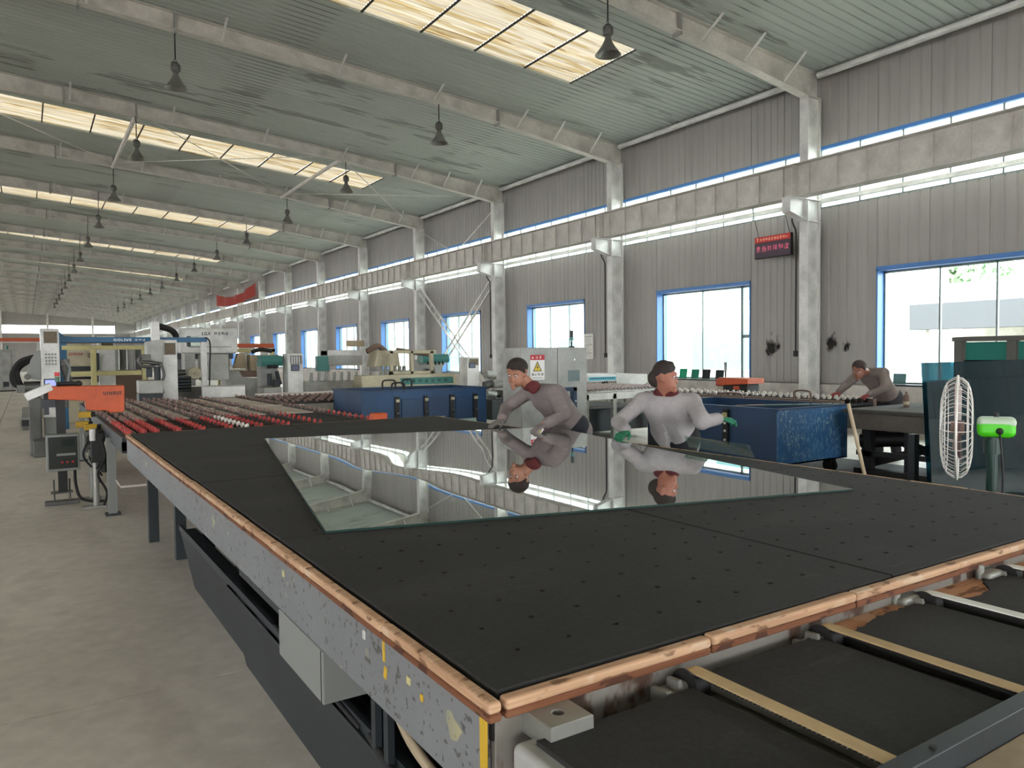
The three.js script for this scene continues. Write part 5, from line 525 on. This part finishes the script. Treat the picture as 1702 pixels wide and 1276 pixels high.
// the yard outside the windows
{
  const w = mat(0xe4e2dc, 0.8, 0, { map: T.soil }), gls = mat(0x7d8f9c, 0.15), b = thing('works_building', 'white works building across the yard seen through the windows', 'building', [29, 0, -32]);
  W(b, 'wall', [BB(25, -0.05, -17, 33, 9, -70)], w); for (let i = 0; i < 8; i++) { const z = -20.5 - i * 6; const f = W(b, 'window', [RBB(24.94, 0.8, z, 25.02, 2.6, z - 3.6, 0.01)], M.white); W(f, 'pane', [BB(24.92, 0.9, z - 0.1, 24.95, 2.5, z - 1.75)], gls); W(f, 'pane', [BB(24.92, 0.9, z - 1.85, 24.95, 2.5, z - 3.5)], gls); } for (let i = 0; i < 8; i++) { const z = -20.5 - i * 6; const f = W(b, 'window', [RBB(24.94, 3.4, z + 0.2, 25.02, 5.2, z - 2.2, 0.01)], M.white); W(f, 'pane', [BB(24.92, 3.5, z + 0.1, 24.95, 5.1, z - 2.1)], gls); }
  const c = thing('yard_canopy', 'grey fascia of a low canopy outside the large right-hand window', 'canopy', [26, 0, -9.5]); W(c, 'fascia', [RBB(24.2, 2.25, -4, 24.5, 3.3, -13.8, 0.02)], mat(0x5c5d62, 0.7)); W(c, 'roof', [BB(24.2, 3.15, -4, 28, 3.3, -13.8)], M.grey); W(c, 'wall', [BB(27.5, -0.05, -4, 28, 3.2, -13.8)], w); for (const z of [-4.3, -9, -13.4]) W(c, 'post', [BB(24.3, -0.05, z - 0.1, 24.5, 2.3, z + 0.1)], M.white);
  const t = thing('tree', 'round green tree behind the canopy outside the right-hand window', 'tree', [34, -0.05, -16.6]); W(t, 'trunk', [tube([[34, -0.05, -16.6], [34.1, 1.5, -16.6], [34, 3.2, -16.5]], 0.16)], M.brown);
  const leaf = new THREE.PlaneGeometry(0.16, 0.1), im = new THREE.InstancedMesh(leaf, mat(0x9dbb95, 0.7, 0, { side: THREE.DoubleSide }), 9000), m4 = new THREE.Matrix4(), q4 = new THREE.Quaternion(); for (let i = 0; i < 9000; i++) { const a = rr(0, 6.28), u = rr(-1, 1), r = Math.pow(rr(0, 1), 0.45), s = Math.sqrt(1 - u * u), lump = 0.8 + 0.3 * Math.sin(3 * a + 2 * u) * Math.cos(4 * u); q4.setFromEuler(new THREE.Euler(rr(0, 6), rr(0, 6), rr(0, 6))); m4.compose(new THREE.Vector3(Math.cos(a) * s * r * 1.7 * lump, 4.2 + u * r * 1.35 * lump, Math.sin(a) * s * r * 1.9 * lump), q4, new THREE.Vector3(1, 1, 1).multiplyScalar(rr(0.8, 1.9))); im.setMatrixAt(i, m4); } im.name = 'foliage'; im.userData.kind = 'stuff'; t.add(im);  // leaf colour paled to stand in for the glare outdoors
}
// ---------------------------------------------------------------- people: signed-distance bodies meshed with marching cubes
const mcMat = mat(0xffffff);
function field(bones, k, pad, cell) {                              // bones: [a, b, ra, rb] tapered capsules, or [c, [rx, ry, rz], yaw] ellipsoids
  const lo = [1e9, 1e9, 1e9], hi = [-1e9, -1e9, -1e9]; for (const b of bones) { const e = b.length === 3 ? [[b[0], Math.max(...b[1])]] : [[b[0], b[2]], [b[1], b[3]]]; for (const [p, r] of e) for (let i = 0; i < 3; i++) { lo[i] = Math.min(lo[i], p[i] - r); hi[i] = Math.max(hi[i], p[i] + r); } }
  const half = Math.max(hi[0] - lo[0], hi[1] - lo[1], hi[2] - lo[2]) / 2 + pad, c = [0, 1, 2].map((i) => (lo[i] + hi[i]) / 2), N = Math.max(24, Math.ceil(half * 2 / cell));
  const mc = new MarchingCubes(N, mcMat, false, false, 200000); mc.isolation = 0; const h2 = N / 2;
  const dist = (b, x, y, z) => {
    if (b.length === 3) { let dx = x - b[0][0], dz = z - b[0][2]; const cs = Math.cos(b[2]), sn = Math.sin(b[2]), X = dx * cs - dz * sn, Z = dx * sn + dz * cs, Y = y - b[0][1], [rx, ry, rz] = b[1], q = Math.hypot(X / rx, Y / ry, Z / rz); return (q - 1) * Math.min(rx, ry, rz); }
    const [a, e, ra, rb] = b, ux = e[0] - a[0], uy = e[1] - a[1], uz = e[2] - a[2], L = ux * ux + uy * uy + uz * uz || 1e-9, t = cl(((x - a[0]) * ux + (y - a[1]) * uy + (z - a[2]) * uz) / L); return Math.hypot(x - a[0] - ux * t, y - a[1] - uy * t, z - a[2] - uz * t) - ra - (rb - ra) * t;
  };
  for (let iz = 0; iz < N; iz++) for (let iy = 0; iy < N; iy++) for (let ix = 0; ix < N; ix++) {
    const x = c[0] + (ix - h2) / h2 * half, y = c[1] + (iy - h2) / h2 * half, z = c[2] + (iz - h2) / h2 * half; let d = 1;
    for (const b of bones) { const e = dist(b, x, y, z); if (e - d > k) continue; if (d - e > k) { d = e; continue; } const h = cl(0.5 + 0.5 * (d - e) / k); d = d + (e - d) * h - k * h * (1 - h); }
    mc.field[iz * N * N + iy * N + ix] = -d;
  }
  mc.update(); const n = mc.count, g = new THREE.BufferGeometry(), P = new Float32Array(n * 3), Nn = new Float32Array(n * 3); for (let i = 0; i < n * 3; i++) { P[i] = mc.positionArray[i] * half + c[i % 3]; Nn[i] = mc.normalArray[i]; }
  g.setAttribute('position', new THREE.BufferAttribute(P, 3)); g.setAttribute('normal', new THREE.BufferAttribute(Nn, 3)); return g;
}
const lerp3 = (a, b, t) => a.map((v, i) => v + (b[i] - v) * t), add3 = (a, b, s = 1) => a.map((v, i) => v + b[i] * s), sub3 = (a, b) => a.map((v, i) => v - b[i]), nrm = (a) => { const l = Math.hypot(...a) || 1; return a.map((v) => v / l); }, crs = (a, b) => [a[1] * b[2] - a[2] * b[1], a[2] * b[0] - a[0] * b[2], a[0] * b[1] - a[1] * b[0]];
function handBones(wrist, dir, palmN, side, curl, s = 1) {          // five separate fingers from a palm
  const f = nrm(dir), w = nrm(crs(palmN, f)), n = nrm(crs(f, w)), out = [], at = (a, b, c) => [0, 1, 2].map((i) => wrist[i] + (f[i] * a + w[i] * b * side + n[i] * c) * s);
  for (let i = 0; i < 4; i++) { const o = -0.03 + i * 0.02; out.push([at(0.0, o * 0.6, 0), at(0.085, o, 0), 0.016 * s, 0.012 * s]); const L = [0.075, 0.085, 0.08, 0.062][i], p0 = at(0.088, o, 0), p1 = at(0.088 + L * 0.5, o, -curl * 0.02), p2 = at(0.088 + L * (0.95 - curl * 0.3), o, -curl * 0.055); out.push([p0, p1, 0.0098 * s, 0.009 * s], [p1, p2, 0.009 * s, 0.0078 * s]); }
  out.push([at(0.015, -0.03, 0), at(0.05, -0.06, -0.012), 0.014 * s, 0.011 * s], [at(0.05, -0.06, -0.012), at(0.085, -0.066, -0.03), 0.011 * s, 0.0085 * s]); return out;
}
function person(label, J, look, col) {
  // J: hip, chest, neck, head, fwd (facing), shoulders L/R, elbows, wrists, knees, ankles; look: facing of the head
  const base = [(J.ankL[0] + J.ankR[0]) / 2, 0, (J.ankL[2] + J.ankR[2]) / 2], t = thing('person', label, 'person', base), sk = mat(col.skin, 0.55), L = ([x, , z]) => [x, z];
  const across = nrm(sub3(J.shL, J.shR)), hipL = add3(J.hip, across, 0.09), hipR = add3(J.hip, across, -0.09);
  const limb = (a, b, c, r) => [[a, b, r[0], r[1]], [b, c, r[1], r[2]]];
  const off = (p, k) => add3(p, across, k), torso = [[off(J.hip, 0.07), off(lerp3(J.hip, J.chest, 0.5), 0.055), 0.105, 0.1], [off(J.hip, -0.07), off(lerp3(J.hip, J.chest, 0.5), -0.055), 0.105, 0.1], [off(lerp3(J.hip, J.chest, 0.5), 0.055), off(J.chest, 0.07), 0.1, 0.11], [off(lerp3(J.hip, J.chest, 0.5), -0.055), off(J.chest, -0.07), 0.1, 0.11], [J.shL, J.shR, 0.062, 0.062], [add3(J.chest, across, 0.07), add3(J.chest, across, -0.07), 0.11, 0.11]];
  const f = nrm([look[0], 0, look[2]]), yaw = Math.atan2(f[0], f[2]), hd = J.head, side = crs([0, 1, 0], f), at = (x, y, z) => [hd[0] + side[0] * x + f[0] * z, hd[1] + y + look[1] * z, hd[2] + side[2] * x + f[2] * z];
  const bodyG = field([...torso.map((b) => [b[0], b[1], b[2] * 0.86, b[3] * 0.86]), [J.neck, hd, 0.052, 0.05], ...limb(J.shL, J.elL, J.wrL, [0.048, 0.038, 0.027]), ...limb(J.shR, J.elR, J.wrR, [0.048, 0.038, 0.027]), ...limb(hipL, J.knL, J.ankL, [0.085, 0.055, 0.04]), ...limb(hipR, J.knR, J.ankR, [0.085, 0.055, 0.04])], 0.03, 0.04, 0.015);
  const headG = field([[at(0, 0.025, -0.012), [0.077, 0.098, 0.096], -yaw], [at(0, -0.045, 0.022), [0.058, 0.072, 0.07], -yaw], [at(0, -0.018, 0.08), at(0, 0.022, 0.078), 0.012, 0.008], [at(0, -0.022, 0.088), at(0, -0.02, 0.089), 0.011, 0.01], [at(0.03, 0.036, 0.07), at(-0.03, 0.036, 0.07), 0.018, 0.018], [at(0.02, -0.062, 0.078), at(-0.02, -0.062, 0.078), 0.009, 0.009], [at(0, -0.1, 0.07), at(0, -0.095, 0.075), 0.018, 0.018], [at(0.076, 0.02, -0.01), at(0.08, -0.025, -0.005), 0.012, 0.009], [at(-0.076, 0.02, -0.01), at(-0.08, -0.025, -0.005), 0.012, 0.009], [J.neck, at(0, -0.06, -0.02), 0.05, 0.05]], 0.02, 0.012, 0.005);
  const handG = ['L', 'R'].map((s) => field(handBones(J['wr' + s], J['hd' + s], [0, 1, 0], s === 'L' ? 1 : -1, J.curl ?? 0.6), 0.012, 0.008, 0.0036));
  W(t, 'body', [bodyG, headG], sk, 'skin');
  W(t, 'glove', [handG[0]], mat(col.gloveL, 0.8)); W(t, 'glove', [handG[1]], mat(col.gloveR ?? col.gloveL, 0.8));
  for (const s of [1, -1]) { W(t, 'eye', [S(0.0115, at(0.03 * s, 0.014, 0.076), 10)], M.white); W(t, 'iris', [S(0.0065, at(0.03 * s, 0.013, 0.0835), 8)], M.black); W(t, 'eyebrow', [rod(at(0.016 * s, 0.036, 0.088), at(0.045 * s, 0.037, 0.076), 0.004, 6)], mat(col.hair, 0.9)); } W(t, 'mouth', [rod(at(0.02, -0.062, 0.0845), at(-0.02, -0.062, 0.0845), 0.0035, 6)], mat(0x8c4a44, 0.6));
  const cloth = mat(col.jacket, 0.9, 0, { map: T.soil }), wrinkle = []; for (const s of ['L', 'R']) for (let i = 0; i < 4; i++) { const k = 0.25 + i * 0.22, p = lerp3(J['sh' + s], J['el' + s], k), q = lerp3(J['el' + s], J['wr' + s], k * 0.9); wrinkle.push([add3(p, [0, 0.012, 0.02]), add3(p, [0.02, 0.0, -0.03]), 0.053, 0.05], [add3(q, [0, 0.01, 0.012]), add3(q, [0.012, 0, -0.018]), 0.041, 0.039]); }
  const hem = lerp3(J.hip, J.chest, -0.18);
  W(t, 'jacket', [field([...torso.map((b) => [b[0], b[1], b[2] + 0.018, b[3] + 0.018]), [off(hem, 0.07), off(J.hip, 0.07), 0.135, 0.13], [off(hem, -0.07), off(J.hip, -0.07), 0.135, 0.13], ...limb(J.shL, J.elL, lerp3(J.elL, J.wrL, 0.9), [0.066, 0.055, 0.046]), ...limb(J.shR, J.elR, lerp3(J.elR, J.wrR, 0.9), [0.066, 0.055, 0.046]), ...wrinkle], 0.022, 0.04, 0.0135)], cloth, col.jacketName);
  W(t, 'trousers', [field([...limb(hipL, J.knL, lerp3(J.knL, J.ankL, 0.94), [0.115, 0.085, 0.07]), ...limb(hipR, J.knR, lerp3(J.knR, J.ankR, 0.94), [0.115, 0.085, 0.07]), [hipL, hipR, 0.12, 0.12]], 0.03, 0.04, 0.015)], mat(col.trousers, 0.9));
  W(t, 'hair', [field([[at(0, 0.05, -0.016), [0.086, 0.087, 0.098], -yaw], [at(0, -0.02, -0.07), [0.075, 0.075, 0.045], -yaw], [at(0, 0.1, 0.04), at(0, 0.085, 0.06), 0.035, 0.022], [at(0.06, 0.07, 0.03), at(0.078, 0.01, 0.0), 0.022, 0.014], [at(-0.06, 0.07, 0.03), at(-0.078, 0.01, 0.0), 0.022, 0.014], ...(col.bun ? [[at(0, 0.0, -0.13), at(0, -0.03, -0.14), 0.045, 0.04]] : [])], 0.015, 0.012, 0.006)], mat(col.hair, 0.75));
  if (col.scarf) W(t, 'collar', [field([[add3(J.neck, across, 0.055), add3(J.neck, across, -0.055), 0.05, 0.05], [add3(J.neck, f, 0.04), lerp3(J.neck, J.chest, 0.35).map((v, i) => v + f[i] * 0.1), 0.042, 0.03]], 0.03, 0.02, 0.008)], mat(col.scarf, 0.85), col.scarfName);
  for (const s of ['L', 'R']) { const a = J['ank' + s], d = nrm([J.fwd[0], 0, J.fwd[2]]); W(t, 'shoe', [field([[[a[0] - d[0] * 0.04, 0.045, a[2] - d[2] * 0.04], [a[0] + d[0] * 0.15, 0.035, a[2] + d[2] * 0.15], 0.045, 0.035], [[a[0], 0.045, a[2]], [a[0], 0.1, a[2]], 0.045, 0.045]], 0.02, 0.01, 0.01)], M.black); }
  return t;
}
person('worker in a mauve jacket bent over the glass in front of the electric cabinet', { hip: [4.36, 0.92, -5.78], chest: [4.12, 1.19, -5.77], neck: [3.93, 1.31, -5.8], head: [3.79, 1.43, -5.83], fwd: [-1, 0, 0.1], shL: [4.04, 1.25, -5.6], shR: [4.02, 1.25, -5.96], elL: [3.99, 1.06, -5.38], elR: [3.84, 1.09, -6.1], wrL: [3.7, 1.0, -5.28], wrR: [3.65, 1.0, -5.88], hdL: [-1, -0.28, 0.3], hdR: [-1, -0.28, 0.2], knL: [4.3, 0.48, -5.66], knR: [4.3, 0.48, -5.9], ankL: [4.36, 0.09, -5.64], ankR: [4.36, 0.09, -5.93], curl: 0.3 }, [-0.8, -0.5, 0.45], { skin: 0x9a6a54, hair: 0x241a16, jacket: 0x8f8484, jacketName: 'mauve-grey work jacket', trousers: 0x2b2e36, gloveL: 0x77706e, scarf: 0x5c2224, scarfName: 'dark red collar' });
person('worker in a pale grey jacket and green gloves holding the far corner of the glass', { hip: [4.52, 0.9, -4.56], chest: [4.41, 1.15, -4.52], neck: [4.37, 1.27, -4.5], head: [4.345, 1.405, -4.48], fwd: [-1, 0, 0.15], shL: [4.5, 1.2, -4.34], shR: [4.28, 1.2, -4.68], elL: [4.4, 1.06, -4.14], elR: [4.05, 1.04, -4.72], wrL: [4.65, 1.07, -4.19], wrR: [3.94, 0.985, -4.5], hdL: [0.92, -0.05, 0.25], hdR: [-1, -0.2, 0.35], knL: [4.46, 0.48, -4.44], knR: [4.44, 0.48, -4.68], ankL: [4.5, 0.09, -4.42], ankR: [4.48, 0.09, -4.72], curl: 0.9 }, [0.55, -0.15, 0.84], { skin: 0x9c6552, hair: 0x2b211e, jacket: 0xb0abae, jacketName: 'pale grey jacket', trousers: 0x1c1e24, gloveL: 0x2a7a5c, gloveR: 0x1f6a4a, scarf: 0x4a1418, scarfName: 'dark red collar' });
person('distant worker in a taupe jacket bending over the far side of the scratched crate', { hip: [10.72, 0.92, -6.42], chest: [10.35, 1.22, -6.4], neck: [10.1, 1.3, -6.38], head: [9.9, 1.33, -6.36], fwd: [-1, 0, 0], shL: [10.24, 1.28, -6.2], shR: [10.24, 1.28, -6.58], elL: [10.14, 1.08, -6.12], elR: [10.12, 1.1, -6.7], wrL: [9.9, 0.98, -6.22], wrR: [9.86, 1.0, -6.66], hdL: [-1, -0.2, 0], hdR: [-1, -0.2, 0], knL: [10.66, 0.48, -6.3], knR: [10.66, 0.48, -6.55], ankL: [10.72, 0.09, -6.28], ankR: [10.72, 0.09, -6.56], curl: 0.6 }, [-0.9, -0.55, 0.3], { skin: 0x8a5a48, hair: 0x3a2b27, jacket: 0x8f837d, jacketName: 'taupe jacket', trousers: 0x3c3a40, gloveL: 0x8a3a3e });
scene.traverse((o) => { if (o.isMesh || o.isLight) { o.castShadow = true; if (o.isMesh) o.receiveShadow = true; } });
renderer.render(scene, camera);
